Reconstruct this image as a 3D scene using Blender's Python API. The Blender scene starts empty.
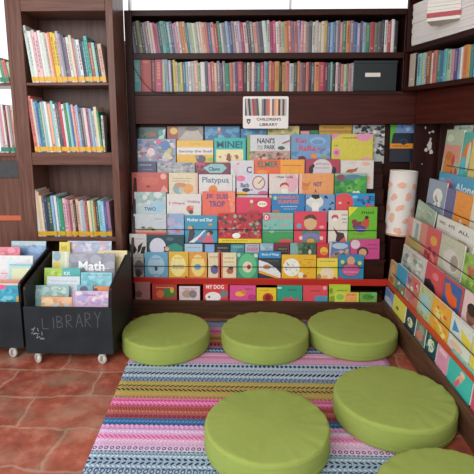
import bpy, bmesh, math, random
from mathutils import Vector, Matrix, noise
random.seed(7)
# ------------------------------------------------------------------ camera, light, exposure
SC = bpy.context.scene
F_PX, CX, CY = 470.0, 237.0, 212.0
PITCH, YAW, EYE = math.radians(9.9), math.radians(1.6), 1.3
cam_d = bpy.data.cameras.new('camera'); cam = bpy.data.objects.new('camera', cam_d)
SC.collection.objects.link(cam); SC.camera = cam
cam_d.sensor_width = 36; cam_d.lens = F_PX / 474 * 36
cam_d.shift_y = -(237 - CY) / 474
cam.location = (0, 0, EYE); cam.rotation_euler = (math.pi / 2 - PITCH, 0, YAW)
cam_d.clip_start = 0.02

world = bpy.data.worlds.new('sky'); SC.world = world; world.use_nodes = True
wn = world.node_tree.nodes
wn['Background'].inputs['Color'].default_value = (0.93, 0.97, 1.0, 1)
wn['Background'].inputs['Strength'].default_value = 1.15

def area(name, loc, target, sx, sy, power, col=(1, 1, 1)):
    l = bpy.data.lights.new(name, 'AREA'); l.shape = 'RECTANGLE'; l.size = sx; l.size_y = sy
    l.energy = power; l.color = col
    o = bpy.data.objects.new(name, l); SC.collection.objects.link(o); o.location = loc
    d = Vector(target) - Vector(loc); o.rotation_euler = d.to_track_quat('-Z', 'Y').to_euler()
    return o
area('added_daylight_area', (-1.9, -1.4, 2.6), (0.1, 3.0, 0.7), 2.8, 2.0, 95, (1.0, 0.98, 0.95))  # soft area light added for daylight from behind left; no doorway is known
SC.view_settings.view_transform = 'Standard'; SC.view_settings.look = 'None'
SC.view_settings.gamma = 1; SC.view_settings.use_curve_mapping = False
SC.view_settings.exposure = 0.25

# ------------------------------------------------------------------ photo measurements -> metres
cp, sp, cy_, sy_ = math.cos(PITCH), math.sin(PITCH), math.cos(YAW), math.sin(YAW)
FW = Vector((-sy_ * cp, cy_ * cp, -sp)); RT = Vector((cy_, sy_, 0)); UPV = RT.cross(FW)
def ray(px, py): return FW + RT * ((px - CX) / F_PX) + UPV * ((CY - py) / F_PX)
def hit(px, py, p, n):
    d = ray(px, py); c = Vector((0, 0, EYE)); p = Vector(p); n = Vector(n)
    return c + d * ((p - c).dot(n) / d.dot(n))
def onY(px, py, Y): return hit(px, py, (0, Y, 0), (0, 1, 0))
def onX(px, py, X): return hit(px, py, (X, 0, 0), (1, 0, 0))
def onZ(px, py, Z): return hit(px, py, (0, 0, Z), (0, 0, 1))

# ------------------------------------------------------------------ materials
def lin(c): return c / 12.92 if c <= 0.04045 else ((c + 0.055) / 1.055) ** 2.4
def rgb(h):
    h = h.lstrip('#'); return tuple(lin(int(h[i:i + 2], 16) / 255) for i in (0, 2, 4))
MC = {}
def mat(h, rough=0.45, var=0.10, scale=60, bump=0, metal=0, spec=0.5, key=''):
    k = (h, rough, var, scale, bump, metal, key)
    if k in MC: return MC[k]
    m = bpy.data.materials.new('mat_' + h.strip('#')); m.use_nodes = True
    nt = m.node_tree; b = nt.nodes['Principled BSDF']; c = rgb(h)
    b.inputs['Roughness'].default_value = rough; b.inputs['Metallic'].default_value = metal
    b.inputs['Specular IOR Level'].default_value = spec
    m.diffuse_color = (*c, 1)
    if var or bump:
        tc = nt.nodes.new('ShaderNodeTexCoord'); no = nt.nodes.new('ShaderNodeTexNoise')
        no.inputs['Scale'].default_value = scale; no.inputs['Detail'].default_value = 3
        nt.links.new(tc.outputs['Object'], no.inputs['Vector'])
        mx = nt.nodes.new('ShaderNodeMix'); mx.data_type = 'RGBA'
        mx.inputs['A'].default_value = (*[x * (1 - var) for x in c], 1)
        mx.inputs['B'].default_value = (*[min(1, x * (1 + var)) for x in c], 1)
        nt.links.new(no.outputs['Fac'], mx.inputs['Factor']); nt.links.new(mx.outputs['Result'], b.inputs['Base Color'])
        if bump:
            bp = nt.nodes.new('ShaderNodeBump'); bp.inputs['Strength'].default_value = bump
            bp.inputs['Distance'].default_value = 0.002
            nt.links.new(no.outputs['Fac'], bp.inputs['Height']); nt.links.new(bp.outputs['Normal'], b.inputs['Normal'])
    else: b.inputs['Base Color'].default_value = (*c, 1)
    MC[k] = m; return m

def wood(name, dark, light, rough=0.3, axis=0, scale=6):
    m = bpy.data.materials.new(name); m.use_nodes = True; nt = m.node_tree; b = nt.nodes['Principled BSDF']
    tc = nt.nodes.new('ShaderNodeTexCoord'); mp = nt.nodes.new('ShaderNodeMapping')
    s = [scale * 5] * 3; s[axis] = scale * 0.35; mp.inputs['Scale'].default_value = s
    no = nt.nodes.new('ShaderNodeTexNoise'); no.inputs['Scale'].default_value = 1.6; no.inputs['Detail'].default_value = 6
    no.inputs['Distortion'].default_value = 0.6
    cr = nt.nodes.new('ShaderNodeValToRGB')
    cr.color_ramp.elements[0].position = 0.3; cr.color_ramp.elements[0].color = (*rgb(dark), 1)
    cr.color_ramp.elements[1].position = 0.75; cr.color_ramp.elements[1].color = (*rgb(light), 1)
    nt.links.new(tc.outputs['Object'], mp.inputs['Vector']); nt.links.new(mp.outputs['Vector'], no.inputs['Vector'])
    nt.links.new(no.outputs['Fac'], cr.inputs['Fac']); nt.links.new(cr.outputs['Color'], b.inputs['Base Color'])
    b.inputs['Roughness'].default_value = rough; b.inputs['Specular IOR Level'].default_value = 0.2
    return m
DW = wood('dark_wood_x', '#240f0c', '#3b1913', 0.42, 0)
DWY = wood('dark_wood_y', '#240f0c', '#3b1913', 0.42, 1)
DWZ = wood('dark_wood_z', '#220e0b', '#381712', 0.42, 2)
HW = wood('header_wood', '#38130d', '#4e2016', 0.4, 0)
KW = wood('kick_wood', '#3d271c', '#5c3e2c', 0.42, 0)
KWY = wood('kick_wood_y', '#4a3224', '#6d4c38', 0.42, 1)
LW = wood('brown_wood_x', '#5b3a30', '#7c574a', 0.3, 0)
LWZ = wood('brown_wood_z', '#5b3a30', '#7c574a', 0.3, 2)
BACKW = wood('back_wood', '#4f3934', '#6e534b', 0.35, 2)
INW = wood('inner_wood', '#2a1a19', '#3c2523', 0.5, 2)
RAIL = mat('#b5261c', 0.35, 0.12, 20)
BLK = mat('#191615', 0.5, 0.1)
PAGE = mat('#e9e4d8', 0.7, 0.05, 200)
BIN = mat('#262b30', 0.6, 0.5, 9, spec=0.2, key='bin')
GREEN = None

# ------------------------------------------------------------------ mesh helpers
def bx(bm, x0, x1, y0, y1, z0, z1, mi=0, M=None):
    vs = [Vector((x, y, z)) for x in (x0, x1) for y in (y0, y1) for z in (z0, z1)]
    if M is not None: vs = [M @ v for v in vs]
    v = [bm.verts.new(p) for p in vs]
    for f in ((0, 1, 3, 2), (4, 6, 7, 5), (0, 4, 5, 1), (2, 3, 7, 6), (0, 2, 6, 4), (1, 5, 7, 3)):
        fc = bm.faces.new([v[i] for i in f]); fc.material_index = mi
def poly(bm, pts, mi=0):
    f = bm.faces.new([bm.verts.new(p) for p in pts]); f.material_index = mi; return f
def prism(bm, pts, off, mi=0):
    a = [bm.verts.new(p) for p in pts]; b = [bm.verts.new(Vector(p) + Vector(off)) for p in pts]
    n = len(a); bm.faces.new(a).material_index = mi; bm.faces.new(b[::-1]).material_index = mi
    for i in range(n): bm.faces.new((a[i], b[i], b[(i + 1) % n], a[(i + 1) % n])).material_index = mi
def tube(bm, pts, r, seg=8, mi=0):
    rings = []
    for i, p in enumerate(pts):
        p = Vector(p); a = Vector(pts[max(0, i - 1)]); b = Vector(pts[min(len(pts) - 1, i + 1)])
        d = (b - a).normalized(); u = d.orthogonal().normalized() if i == 0 else (u - d * u.dot(d)).normalized()
        w = d.cross(u)
        rings.append([bm.verts.new(p + (u * math.cos(2 * math.pi * k / seg) + w * math.sin(2 * math.pi * k / seg)) * r) for k in range(seg)])
    for a, b in zip(rings, rings[1:]):
        for k in range(seg):
            f = bm.faces.new((a[k], a[(k + 1) % seg], b[(k + 1) % seg], b[k])); f.smooth = True; f.material_index = mi
    bm.faces.new(rings[0][::-1]).material_index = mi; bm.faces.new(rings[-1]).material_index = mi
def lathe(bm, prof, seg=48, mi=0, smooth=True):
    rings = []
    for r, z in prof:
        if r < 1e-5: rings.append([bm.verts.new((0, 0, z))])
        else: rings.append([bm.verts.new((r * math.cos(2 * math.pi * k / seg), r * math.sin(2 * math.pi * k / seg), z)) for k in range(seg)])
    for a, b in zip(rings, rings[1:]):
        for k in range(seg):
            k2 = (k + 1) % seg
            if len(a) == 1: f = bm.faces.new((a[0], b[k2], b[k]))
            elif len(b) == 1: f = bm.faces.new((a[k], a[k2], b[0]))
            else: f = bm.faces.new((a[k], a[k2], b[k2], b[k]))
            f.smooth = smooth; f.material_index = mi
def obj(name, bm, mats, parent=None, loc=None, rot=None, bevel=0, norm=True):
    if norm: bmesh.ops.recalc_face_normals(bm, faces=bm.faces)
    me = bpy.data.meshes.new(name); bm.to_mesh(me); bm.free()
    return link(name, me, mats, parent, loc, rot, bevel)
def link(name, me, mats, parent=None, loc=None, rot=None, bevel=0):
    o = bpy.data.objects.new(name, me); SC.collection.objects.link(o)
    if mats is not None:
        for m in (mats if isinstance(mats, (list, tuple)) else [mats]): me.materials.append(m)
    if parent: o.parent = parent
    if loc is not None: o.location = loc
    if rot is not None: o.rotation_euler = rot
    if bevel:
        b = o.modifiers.new('bevel', 'BEVEL'); b.width = bevel; b.segments = 2; b.limit_method = 'ANGLE'
    return o
def tag(o, label=None, cat=None, group=None, kind=None):
    if label: o['label'] = label
    if cat: o['category'] = cat
    if group: o['group'] = group
    if kind: o['kind'] = kind
    return o
def empty(name, loc=(0, 0, 0), rz=0):
    o = bpy.data.objects.new(name, None); SC.collection.objects.link(o); o.location = loc
    o.rotation_euler = (0, 0, rz); o.empty_display_size = 0.05; return o
def box_obj(name, x0, x1, y0, y1, z0, z1, m, parent=None, bevel=0.003):
    bm = bmesh.new(); bx(bm, x0, x1, y0, y1, z0, z1); return obj(name, bm, m, parent, bevel=bevel)
def copy_tree(o, parent=None):
    c = o.copy(); SC.collection.objects.link(c); c.parent = parent
    for ch in list(o.children): copy_tree(ch, c)
    return c
TXT = {}
def text_data(s):
    if s in TXT: return TXT[s]
    cu = bpy.data.curves.new('txt', 'FONT'); cu.body = s; cu.size = 1; cu.resolution_u = 2; cu.offset = 0.025
    ob = bpy.data.objects.new('txt', cu); SC.collection.objects.link(ob)
    dg = bpy.context.evaluated_depsgraph_get(); me = bpy.data.meshes.new_from_object(ob.evaluated_get(dg))
    vs = [v.co.copy() for v in me.vertices]; fs = [tuple(p.vertices) for p in me.polygons]
    bpy.data.objects.remove(ob); bpy.data.curves.remove(cu); bpy.data.meshes.remove(me)
    xs = [v.x for v in vs]; ys = [v.y for v in vs]
    x0, x1, y0, y1 = min(xs), max(xs), min(ys), max(ys)
    TXT[s] = ([((v.x - x0) / (x1 - x0), (v.y - y0) / (y1 - y0)) for v in vs], fs); return TXT[s]
def add_text(bm, s, X0, Z0, X1, Z1, y, mi=0, mapf=None):
    vs, fs = text_data(s)
    v = []
    for a, b in vs:
        p = (X0 + a * (X1 - X0), y, Z0 + b * (Z1 - Z0)); v.append(bm.verts.new(mapf(p) if mapf else p))
    for f in fs:
        try: bm.faces.new([v[i] for i in f]).material_index = mi
        except ValueError: pass

# ------------------------------------------------------------------ levels of the place
YB, YL = 3.40, 3.12           # fronts of the dark case and of the brown case
YW = 3.76                     # back wall
# ------------------------------------------------------------------ floor
def floor_mat():
    m = bpy.data.materials.new('terracotta'); m.use_nodes = True; nt = m.node_tree; N = nt.nodes; L = nt.links
    b = N['Principled BSDF']; tc = N.new('ShaderNodeTexCoord')
    wv = N.new('ShaderNodeTexNoise'); wv.inputs['Scale'].default_value = 5; wv.inputs['Detail'].default_value = 4
    L.new(tc.outputs['Object'], wv.inputs['Vector'])
    ad = N.new('ShaderNodeMixRGB'); ad.blend_type = 'LINEAR_LIGHT'; ad.inputs['Fac'].default_value = 0.05
    L.new(tc.outputs['Object'], ad.inputs['Color1']); L.new(wv.outputs['Color'], ad.inputs['Color2'])
    mp = N.new('ShaderNodeMapping'); mp.inputs['Location'].default_value = (0.33, 0.14, 0)
    L.new(ad.outputs['Color'], mp.inputs['Vector'])
    br = N.new('ShaderNodeTexBrick'); br.inputs['Scale'].default_value = 1
    br.inputs['Brick Width'].default_value = 0.47; br.inputs['Row Height'].default_value = 0.25
    br.inputs['Mortar Size'].default_value = 0.009; br.inputs['Mortar Smooth'].default_value = 0.6
    br.inputs['Color1'].default_value = (*rgb('#b86450'), 1); br.inputs['Color2'].default_value = (*rgb('#8f4636'), 1)
    br.inputs['Mortar'].default_value = (*rgb('#b09c86'), 1); br.inputs['Bias'].default_value = 0.1
    L.new(mp.outputs['Vector'], br.inputs['Vector'])
    n2 = N.new('ShaderNodeTexNoise'); n2.inputs['Scale'].default_value = 9.5; n2.inputs['Detail'].default_value = 7; n2.inputs['Roughness'].default_value = 0.65
    L.new(tc.outputs['Object'], n2.inputs['Vector'])
    cr = N.new('ShaderNodeValToRGB'); e = cr.color_ramp.elements
    e[0].position = 0.34; e[0].color = (*rgb('#6b3729'), 1); e[1].position = 0.66; e[1].color = (*rgb('#d08f78'), 1)
    x = cr.color_ramp.elements.new(0.5); x.color = (*rgb('#a85844'), 1)
    L.new(n2.outputs['Fac'], cr.inputs['Fac'])
    mx = N.new('ShaderNodeMixRGB'); mx.inputs['Fac'].default_value = 0.5
    L.new(br.outputs['Color'], mx.inputs['Color1']); L.new(cr.outputs['Color'], mx.inputs['Color2'])
    n3 = N.new('ShaderNodeTexNoise'); n3.inputs['Scale'].default_value = 3.2; n3.inputs['Detail'].default_value = 8
    L.new(tc.outputs['Object'], n3.inputs['Vector'])
    c3 = N.new('ShaderNodeValToRGB'); c3.color_ramp.elements[0].position = 0.5; c3.color_ramp.elements[1].position = 0.66
    c3.color_ramp.elements[1].color = (0.5, 0.5, 0.5, 1)
    L.new(n3.outputs['Fac'], c3.inputs['Fac'])
    m2 = N.new('ShaderNodeMixRGB'); m2.inputs['Color2'].default_value = (*rgb('#a8957c'), 1)  # pale patches: whitish floor reflections painted into the tile colour
    L.new(c3.outputs['Color'], m2.inputs['Fac']); L.new(mx.outputs['Color'], m2.inputs['Color1'])
    L.new(m2.outputs['Color'], b.inputs['Base Color'])
    bp = N.new('ShaderNodeBump'); bp.inputs['Strength'].default_value = 0.35; bp.inputs['Distance'].default_value = 0.004
    L.new(n2.outputs['Fac'], bp.inputs['Height']); L.new(bp.outputs['Normal'], b.inputs['Normal'])
    b.inputs['Roughness'].default_value = 0.27
    return m
tag(box_obj('floor', -3.2, 2.2, -2.5, 4.0, -0.06, 0, floor_mat(), bevel=0), kind='structure')
WALL = mat('#d8d4d2', 0.8, 0.03, 4)
bm = bmesh.new()
bx(bm, -3.2, -2.1, YW, YW + 0.12, 0, 2.9); bx(bm, -2.1, 2.2, YW, YW + 0.12, 0, 0.95)
bx(bm, -1.48, 2.2, YW, YW + 0.12, 0.95, 1.95); bx(bm, -2.1, 2.2, YW, YW + 0.12, 2.75, 2.9)
tag(obj('wall_back', bm, WALL), kind='structure')
tag(box_obj('wall_right', 2.0, 2.12, -2.5, YW, 0, 2.9, WALL, bevel=0), kind='structure')
tag(box_obj('ceiling', -3.2, 2.2, 0.4, 4.0, 2.9, 3.0, mat('#c9c4c0', 0.9, 0.03, 4), bevel=0), kind='structure')
def glass():
    m = bpy.data.materials.new('glass'); m.use_nodes = True; nt = m.node_tree; nt.nodes.clear()
    o = nt.nodes.new('ShaderNodeOutputMaterial'); t = nt.nodes.new('ShaderNodeBsdfTransparent'); g = nt.nodes.new('ShaderNodeBsdfGlossy')
    g.inputs['Roughness'].default_value = 0.05; mx = nt.nodes.new('ShaderNodeMixShader'); mx.inputs['Fac'].default_value = 0.05
    nt.links.new(t.outputs[0], mx.inputs[1]); nt.links.new(g.outputs[0], mx.inputs[2]); nt.links.new(mx.outputs[0], o.inputs['Surface'])
    return m
GL = glass(); WHF = mat('#efeeee', 0.5, 0.02)
def window(n, x0, x1, z0, z1, bars):
    bm = bmesh.new(); t = 0.03; y0, y1 = YW + 0.03, YW + 0.09
    bx(bm, x0, x0 + t, y0, y1, z0, z1); bx(bm, x1 - t, x1, y0, y1, z0, z1)
    bx(bm, x0, x1, y0, y1, z0, z0 + t); bx(bm, x0, x1, y0, y1, z1 - t, z1)
    for b_ in bars: bx(bm, b_ - 0.008, b_ + 0.008, y0, y1, z0, z1)
    w = tag(obj('window_%d' % n, bm, WHF), kind='structure')
    box_obj('pane', x0 + t, x1 - t, YW + 0.058, YW + 0.062, z0 + t, z1 - t, GL, w, bevel=0)
window(1, -1.48, 2.2, 1.95, 2.75, [onY(128, 4, YW).x, 0.3, 1.3])
window(2, -2.1, -1.48, 0.95, 2.75, [])

# ------------------------------------------------------------------ rug
def rug_mat(y_of):
    m = bpy.data.materials.new('woven_stripes'); m.use_nodes = True; nt = m.node_tree; N = nt.nodes; L = nt.links
    b = N['Principled BSDF']; tc = N.new('ShaderNodeTexCoord'); sx = N.new('ShaderNodeSeparateXYZ')
    L.new(tc.outputs['Object'], sx.inputs[0]); b.inputs['Roughness'].default_value = 0.95; b.inputs['Specular IOR Level'].default_value = 0.1
    def M(op, a, b_=None, c=None):
        n = N.new('ShaderNodeMath'); n.operation = op
        for i, v in enumerate((a, b_, c)):
            if v is None: continue
            if isinstance(v, (int, float)): n.inputs[i].default_value = v
            else: L.new(v, n.inputs[i])
        return n.outputs[0]
    X, Y = sx.outputs['X'], sx.outputs['Y']
    lim = [(490, '#5d7288'), (481, '#8fa9bb'), (470, '#a9bccb'), (465, '#8ea6b9'), (452, '#9bb1c3'), (448, '#d9c3dc'), (441, '#dcb6d4'), (434, '#e6a3cb'), (430, '#d8b9dd'),
           (426, '#c98cc0'), (419, '#3f6c9b'), (415, '#a15058'), (406, '#b3605a'), (399, '#dd6fa6'), (396, '#b39b5e'), (381, '#b3a25c'), (376, '#93a9c0'),
           (363, '#b3c2d2'), (352, '#d79fc2'), (347, '#44587e'), (341, '#b05a62'), (334, '#b5904f'), (327, '#d58ab0'), (318, '#7d93a8')]
    cur = None
    for py, h in lim:
        c = (*rgb(h), 1)
        if cur is None:
            rg = N.new('ShaderNodeRGB'); rg.outputs[0].default_value = c; cur = rg.outputs[0]; yb = y_of(py - 0); last = py; nxt = c; continue
        # stripe `h` begins beyond the previous limit
        mx = N.new('ShaderNodeMix'); mx.data_type = 'RGBA'; L.new(cur, mx.inputs['A']); mx.inputs['B'].default_value = c
        L.new(M('GREATER_THAN', Y, y_of(last if last < 485 else 481)), mx.inputs['Factor']); cur = mx.outputs['Result']; last = py
    def over(mask, h):
        nonlocal cur
        mx = N.new('ShaderNodeMix'); mx.data_type = 'RGBA'; L.new(cur, mx.inputs['A']); mx.inputs['B'].default_value = (*rgb(h), 1)
        L.new(mask, mx.inputs['Factor']); cur = mx.outputs['Result']
    # rows of woven dots and ticks: pitch, half-length, half-height
    def row(py, h, pitch=0.024, hx=0.33, hy=0.0055, slant=0.0, ring=False):
        hy *= 1.75 if pitch > 0.0205 else 1.35; slant *= 0.6
        y0 = y_of(py); dy = M('DIVIDE', M('SUBTRACT', Y, y0), hy)
        xs = M('ADD', X, M('MULTIPLY', M('SUBTRACT', Y, y0), slant))
        fr = M('SUBTRACT', M('FRACT', M('DIVIDE', xs, pitch)), 0.5); dx = M('DIVIDE', fr, hx)
        r = M('ADD', M('MULTIPLY', dx, dx), M('MULTIPLY', dy, dy))
        mk = M('LESS_THAN', r, 1.0)
        if ring: mk = M('MULTIPLY', mk, M('GREATER_THAN', r, 0.25))
        over(mk, h)
    row(486, '#34466a', 0.022, 0.3, 0.005, 1.5); row(472, '#46617f', 0.024, 0.42, 0.008, 0, True); row(477, '#46617f', 0.024, 0.42, 0.007, 0, True)
    row(460, '#22324e', 0.024, 0.28, 0.0042, 1.2); row(463.8, '#22324e', 0.024, 0.28, 0.0042, -1.2); row(455, '#5b7690', 0.014, 0.3, 0.004, 1.5)
    row(449, '#6e4a78', 0.024, 0.36, 0.006, 0, True); row(437, '#d9669f', 0.02, 0.3, 0.010, 1.6)
    row(427, '#e6a8d4', 0.022, 0.38, 0.0075, 0.6); row(417, '#7a2c3c', 0.022, 0.38, 0.0065, 0, True)
    row(409, '#8b3f38', 0.013, 0.25, 0.010, 0.8); row(403, '#f0a0c6', 0.02, 0.3, 0.008, 1.6); row(398, '#c2407f', 0.02, 0.3, 0.004, 0)
    row(390, '#3a3a34', 0.024, 0.34, 0.007, 1.6); row(386, '#4a4636', 0.024, 0.34, 0.006, -1.6); row(394, '#d8a05a', 0.014, 0.3, 0.005, 1)
    row(379, '#31445f', 0.024, 0.40, 0.008, 1.2, True); row(373.5, '#1f2d48', 0.024, 0.36, 0.009, -1.2); row(369.5, '#5f7894', 0.02, 0.4, 0.006, 0, True)
    row(357, '#c66a9a', 0.02, 0.3, 0.012, 1.6); row(365.5, '#34476c', 0.024, 0.36, 0.008, 0)
    row(350, '#aebfd8', 0.022, 0.38, 0.007, 1); row(344, '#6e2c3c', 0.022, 0.35, 0.010, 0); row(338, '#6d5530', 0.022, 0.35, 0.010, 1); row(331, '#c2407f', 0.022, 0.35, 0.010, 1)
    for py, h, pt, hx, hy, sl in ((381,'#4b6280',.018,.3,.006,1.4),(371,'#8299b3',.016,.3,.005,-1.4),(376.5,'#d3dde6',.020,.3,.005,0),(384,'#c9a860',.016,.3,.005,1.4),(388,'#c07a4c',.02,.3,.005,-1),
            (397,'#8f6f3c',.018,.3,.004,1.2),(401,'#b83a78',.018,.3,.005,-1.2),(405.5,'#a8305f',.02,.25,.004,0),(412,'#c88a72',.018,.3,.006,1.2),(422,'#6f9cc8',.018,.3,.006,-1.2),(424.5,'#24466e',.018,.25,.004,1),
            (432,'#f0d4e8',.018,.3,.006,1.3),(441,'#f2cfe4',.018,.3,.007,-1.3),(445,'#bfa0c6',.016,.25,.005,1),(452.5,'#41586f',.018,.28,.004,0),(457,'#d3dde6',.018,.3,.005,-1.4),(467,'#c9d5df',.020,.3,.006,1.4),(469.5,'#3b536e',.02,.3,.004,-1),
            (355,'#ecc4da',.018,.3,.010,-1.4),(363,'#8f6fa0',.018,.25,.006,1.4),(347,'#7f98bd',.018,.3,.008,-1.4),(341,'#d98a6a',.018,.3,.008,1.4),(335,'#d9b86a',.018,.3,.010,-1.4)):
        row(py, h, pt, hx, hy * 0.8, sl)
    # weave variation
    no = N.new('ShaderNodeTexNoise'); no.inputs['Scale'].default_value = 1; no.inputs['Detail'].default_value = 2
    mp = N.new('ShaderNodeMapping'); mp.inputs['Scale'].default_value = (190, 260, 1); L.new(tc.outputs['Object'], mp.inputs['Vector']); L.new(mp.outputs['Vector'], no.inputs['Vector'])
    hsv = N.new('ShaderNodeHueSaturation'); L.new(cur, hsv.inputs['Color']); L.new(M('ADD', M('MULTIPLY', no.outputs['Fac'], 2.2), -0.12), hsv.inputs['Value'])
    L.new(hsv.outputs['Color'], b.inputs['Base Color'])
    bp = N.new('ShaderNodeBump'); bp.inputs['Strength'].default_value = 0.5; bp.inputs['Distance'].default_value = 0.002
    L.new(no.outputs['Fac'], bp.inputs['Height']); L.new(bp.outputs['Normal'], b.inputs['Normal'])
    return m
bm = bmesh.new(); T = 0.008
NX, NY = 40, 40; ry0, ry1 = 1.0, onZ(230, 322, 0).y
def rugp(i, j):
    v = j / NY; yy = ry0 + (ry1 - ry0) * v; xl = -0.605 - 0.113 * v; xr = 0.79
    x = xl + (xr - xl) * i / NX
    return Vector((x, yy, T + 0.0012 * math.sin(yy * 31 + x * 3) * (1 if 0 < i < NX else 0)))
g = [[bm.verts.new(rugp(i, j)) for j in range(NY + 1)] for i in range(NX + 1)]
for i in range(NX):
    for j in range(NY): bm.faces.new((g[i][j], g[i + 1][j], g[i + 1][j + 1], g[i][j + 1])).smooth = True
ed = [e for e in bm.edges if e.is_boundary]; r = bmesh.ops.extrude_edge_only(bm, edges=ed)
for v in [x for x in r['geom'] if isinstance(x, bmesh.types.BMVert)]: v.co.z = 0.0005
rug = obj('striped_rug', bm, rug_mat(lambda py: onZ(180, py, T).y))
tag(rug, 'flat woven rug with pink, blue, olive and rust stripes under the green cushions', 'rug')

# ------------------------------------------------------------------ dark case on the back wall (upper shelves)
X0 = -0.8747; X1 = onY(405, 48, YB).x; XH = onY(418, 110, YB).x
zt = onY(150, 10, YB).z; zt2 = onY(150, 16, YB).z
zs1 = onY(200, 53, YB).z; zs2 = onY(200, 91.5, YB).z; zh = onY(200, 124, YB).z
Xi = onY(132, 30, YB).x
main = empty('dark_bookcase', (0, YB, 0))
def P(name, x0, x1, y0, y1, z0, z1, m, par=main, bevel=0.003):
    bm = bmesh.new(); off = par.location if par else Vector((0, 0, 0))
    bx(bm, x0 - off.x, x1 - off.x, y0 - off.y, y1 - off.y, z0 - off.z, z1 - off.z); return obj(name, bm, m, par, bevel=bevel)
P('side_panel', X0, Xi, YB, YW - 0.02, 0, zt, DWZ); P('side_panel', X1, X1 + 0.03, YB + 0.02, YW - 0.02, zh, zt, DWZ)
P('top_board', Xi, X1, YB, YW - 0.02, zt2, zt, DW)
P('shelf_board', Xi, X1, YB, YW - 0.03, zs1 - 0.04, zs1, DW); P('shelf_board', Xi, X1, YB, YW - 0.03, zs2 - 0.025, zs2, DW)
P('header_board', Xi, XH, YB, YB + 0.03, zh, zs2 - 0.025, HW)
P('corner_fillet', X1, XH, YB + 0.004, YB + 0.03, zs2 - 0.025, onY(412, 88, YB).z, HW)
P('back_panel', Xi, XH, YW - 0.03, YW - 0.01, 0, zt2, INW, bevel=0)
tag(main, 'tall dark brown bookcase against the back wall with two book shelves above a header', 'bookcase')

# ------------------------------------------------------------------ brown case on the left
left = empty('brown_bookcase', (-1.2, YL, 0)); LBK = YB - 0.01
lx0 = onY(17.5, 130, YL).x; lxi = onY(29.5, 130, YL).x; lxr = onY(110.5, 130, YL).x; lx1 = -0.875
la = onY(60, 11, YL).z; lb1 = onY(60, 82.5, YL).z; lb2 = onY(60, 152.5, YL).z; lb3 = onY(60, 237, YL).z
lc2 = onY(60, 165, YL).z
ltop = 2.3
P('side_panel', lx0, lxi, YL, LBK, 0, ltop, LWZ, left); P('side_panel', lxr, lx1, YL, LBK, 0, ltop, LWZ, left)
P('top_board', lxi, lxr, YL, LBK, la, ltop, LW, left)
P('shelf_board', lxi, lxr, YL + 0.003, LBK, lb1 - 0.018, lb1, LW, left)
P('shelf_board', lxi, lxr, YL + 0.003, LBK, lc2, lb2, LW, left)
P('shelf_board', lxi, lxr, YL + 0.003, LBK, lb3 - 0.03, lb3, LW, left)
P('shelf_board', lxi, lxr, YL + 0.003, LBK, 0.0, 0.08, LW, left)
P('back_panel', lxi, lxr, LBK - 0.015, LBK, 0.08, la, BACKW, left, bevel=0)
tag(left, 'glossy brown bookcase on the left, its books marked with yellow stickers', 'bookcase')
# open case at the very left
fl = empty('open_shelf_unit', (-1.8, YL, 0)); fx1 = lx0 - 0.004; fx0 = fx1 - 0.75
f1 = onY(5, 83, YL).z; f2 = onY(5, 153, YL).z
P('side_panel', fx1 - 0.025, fx1, YL + 0.01, LBK, 0, 2.3, LWZ, fl); P('side_panel', fx0, fx0 + 0.03, YL + 0.01, LBK, 0, 2.3, LWZ, fl)
P('shelf_board', fx0 + 0.03, fx1 - 0.025, YL + 0.01, LBK, f1 - 0.016, f1, LW, fl)
P('shelf_board', fx0 + 0.03, fx1 - 0.025, YL + 0.01, LBK, f2 - 0.025, f2, LW, fl)
P('front_panel', fx0 + 0.03, fx1 - 0.025, YL + 0.02, YL + 0.04, 0.02, f2 - 0.025, LWZ, fl)
a = onY(17, 161, YL); b_ = onY(0, 178, YL)
P('blackboard_label', a.x - 0.3, a.x, YL + 0.008, YL + 0.021, b_.z, a.z, mat('#3d3f42', 0.7, 0.3, 40), fl)
a = onY(27, 216, YL); b_ = onY(0, 221, YL)
P('orange_strip', fx0 + 0.03, fx1 - 0.025, YL + 0.012, YL + 0.021, b_.z, a.z, mat('#c2603a', 0.4), fl)
tag(fl, 'brown open-backed shelf unit at the far left edge, daylight behind its books', 'shelf unit')

# ------------------------------------------------------------------ display racks
TA = 0.085; LEAN = math.atan(TA)
RY = [3.13] + [3.17 + 0.042 * i for i in range(8)]
KY = 3.105; RAY = 3.148
RZ = [0, 0, 0.405, 0.535, 0.655, 0.765, 0.885, 0.99, 1.075]
RZ[0] = onY(250, 303, RY[0]).z; RZ[1] = onY(250, 279.5, RY[1]).z; RZ[3] = onY(250, 243, RY[3]).z
rack = empty('display_rack', (0, 3.13, 0))
rx0, rx1 = onY(133, 290, 3.13).x, onY(386, 290, 3.13).x
def tier_prof(c0, z0, c1, z1): pass
zk = onY(250, 301.5, KY).z
P('kick_board', rx0, rx1 + 0.02, KY, KY + 0.02, 0.0, zk, KW, rack)
P('ledge', rx0, rx1, KY + 0.02, RY[1] - 0.01, RZ[0] - 0.02, RZ[0] - 0.002, DW, rack)
zr0, zr1 = onY(250, 285, RAY).z, onY(250, 278.5, RAY).z
P('red_rail', rx0, onY(387, 283, RAY).x, RAY, RAY + 0.014, zr0, zr1, RAIL, rack)
for i in range(1, 9):
    d1 = RY[i + 1] - 0.001 if i < 8 else 3.53
    zt_ = RZ[i + 1] if i < 8 else zh
    xe = rx1 if i < 2 else rx1 + 0.006 * min(i, 3)
    zb = RZ[i] - 0.012
    P('tier_board', rx0, xe, RY[i] - (0.008 if i > 1 else 0.006), RY[i] + 0.034, zb, RZ[i] - 0.001, DW, rack, bevel=0.001)
    P('tier_board', rx0, xe if i < 8 else XH, RY[i] + 0.0345, RY[i] + 0.0415, RZ[i] - 0.012, zt_ - 0.013 if i < 8 else zh + 0.05, DW, rack, bevel=0.001)
bm = bmesh.new()
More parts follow.
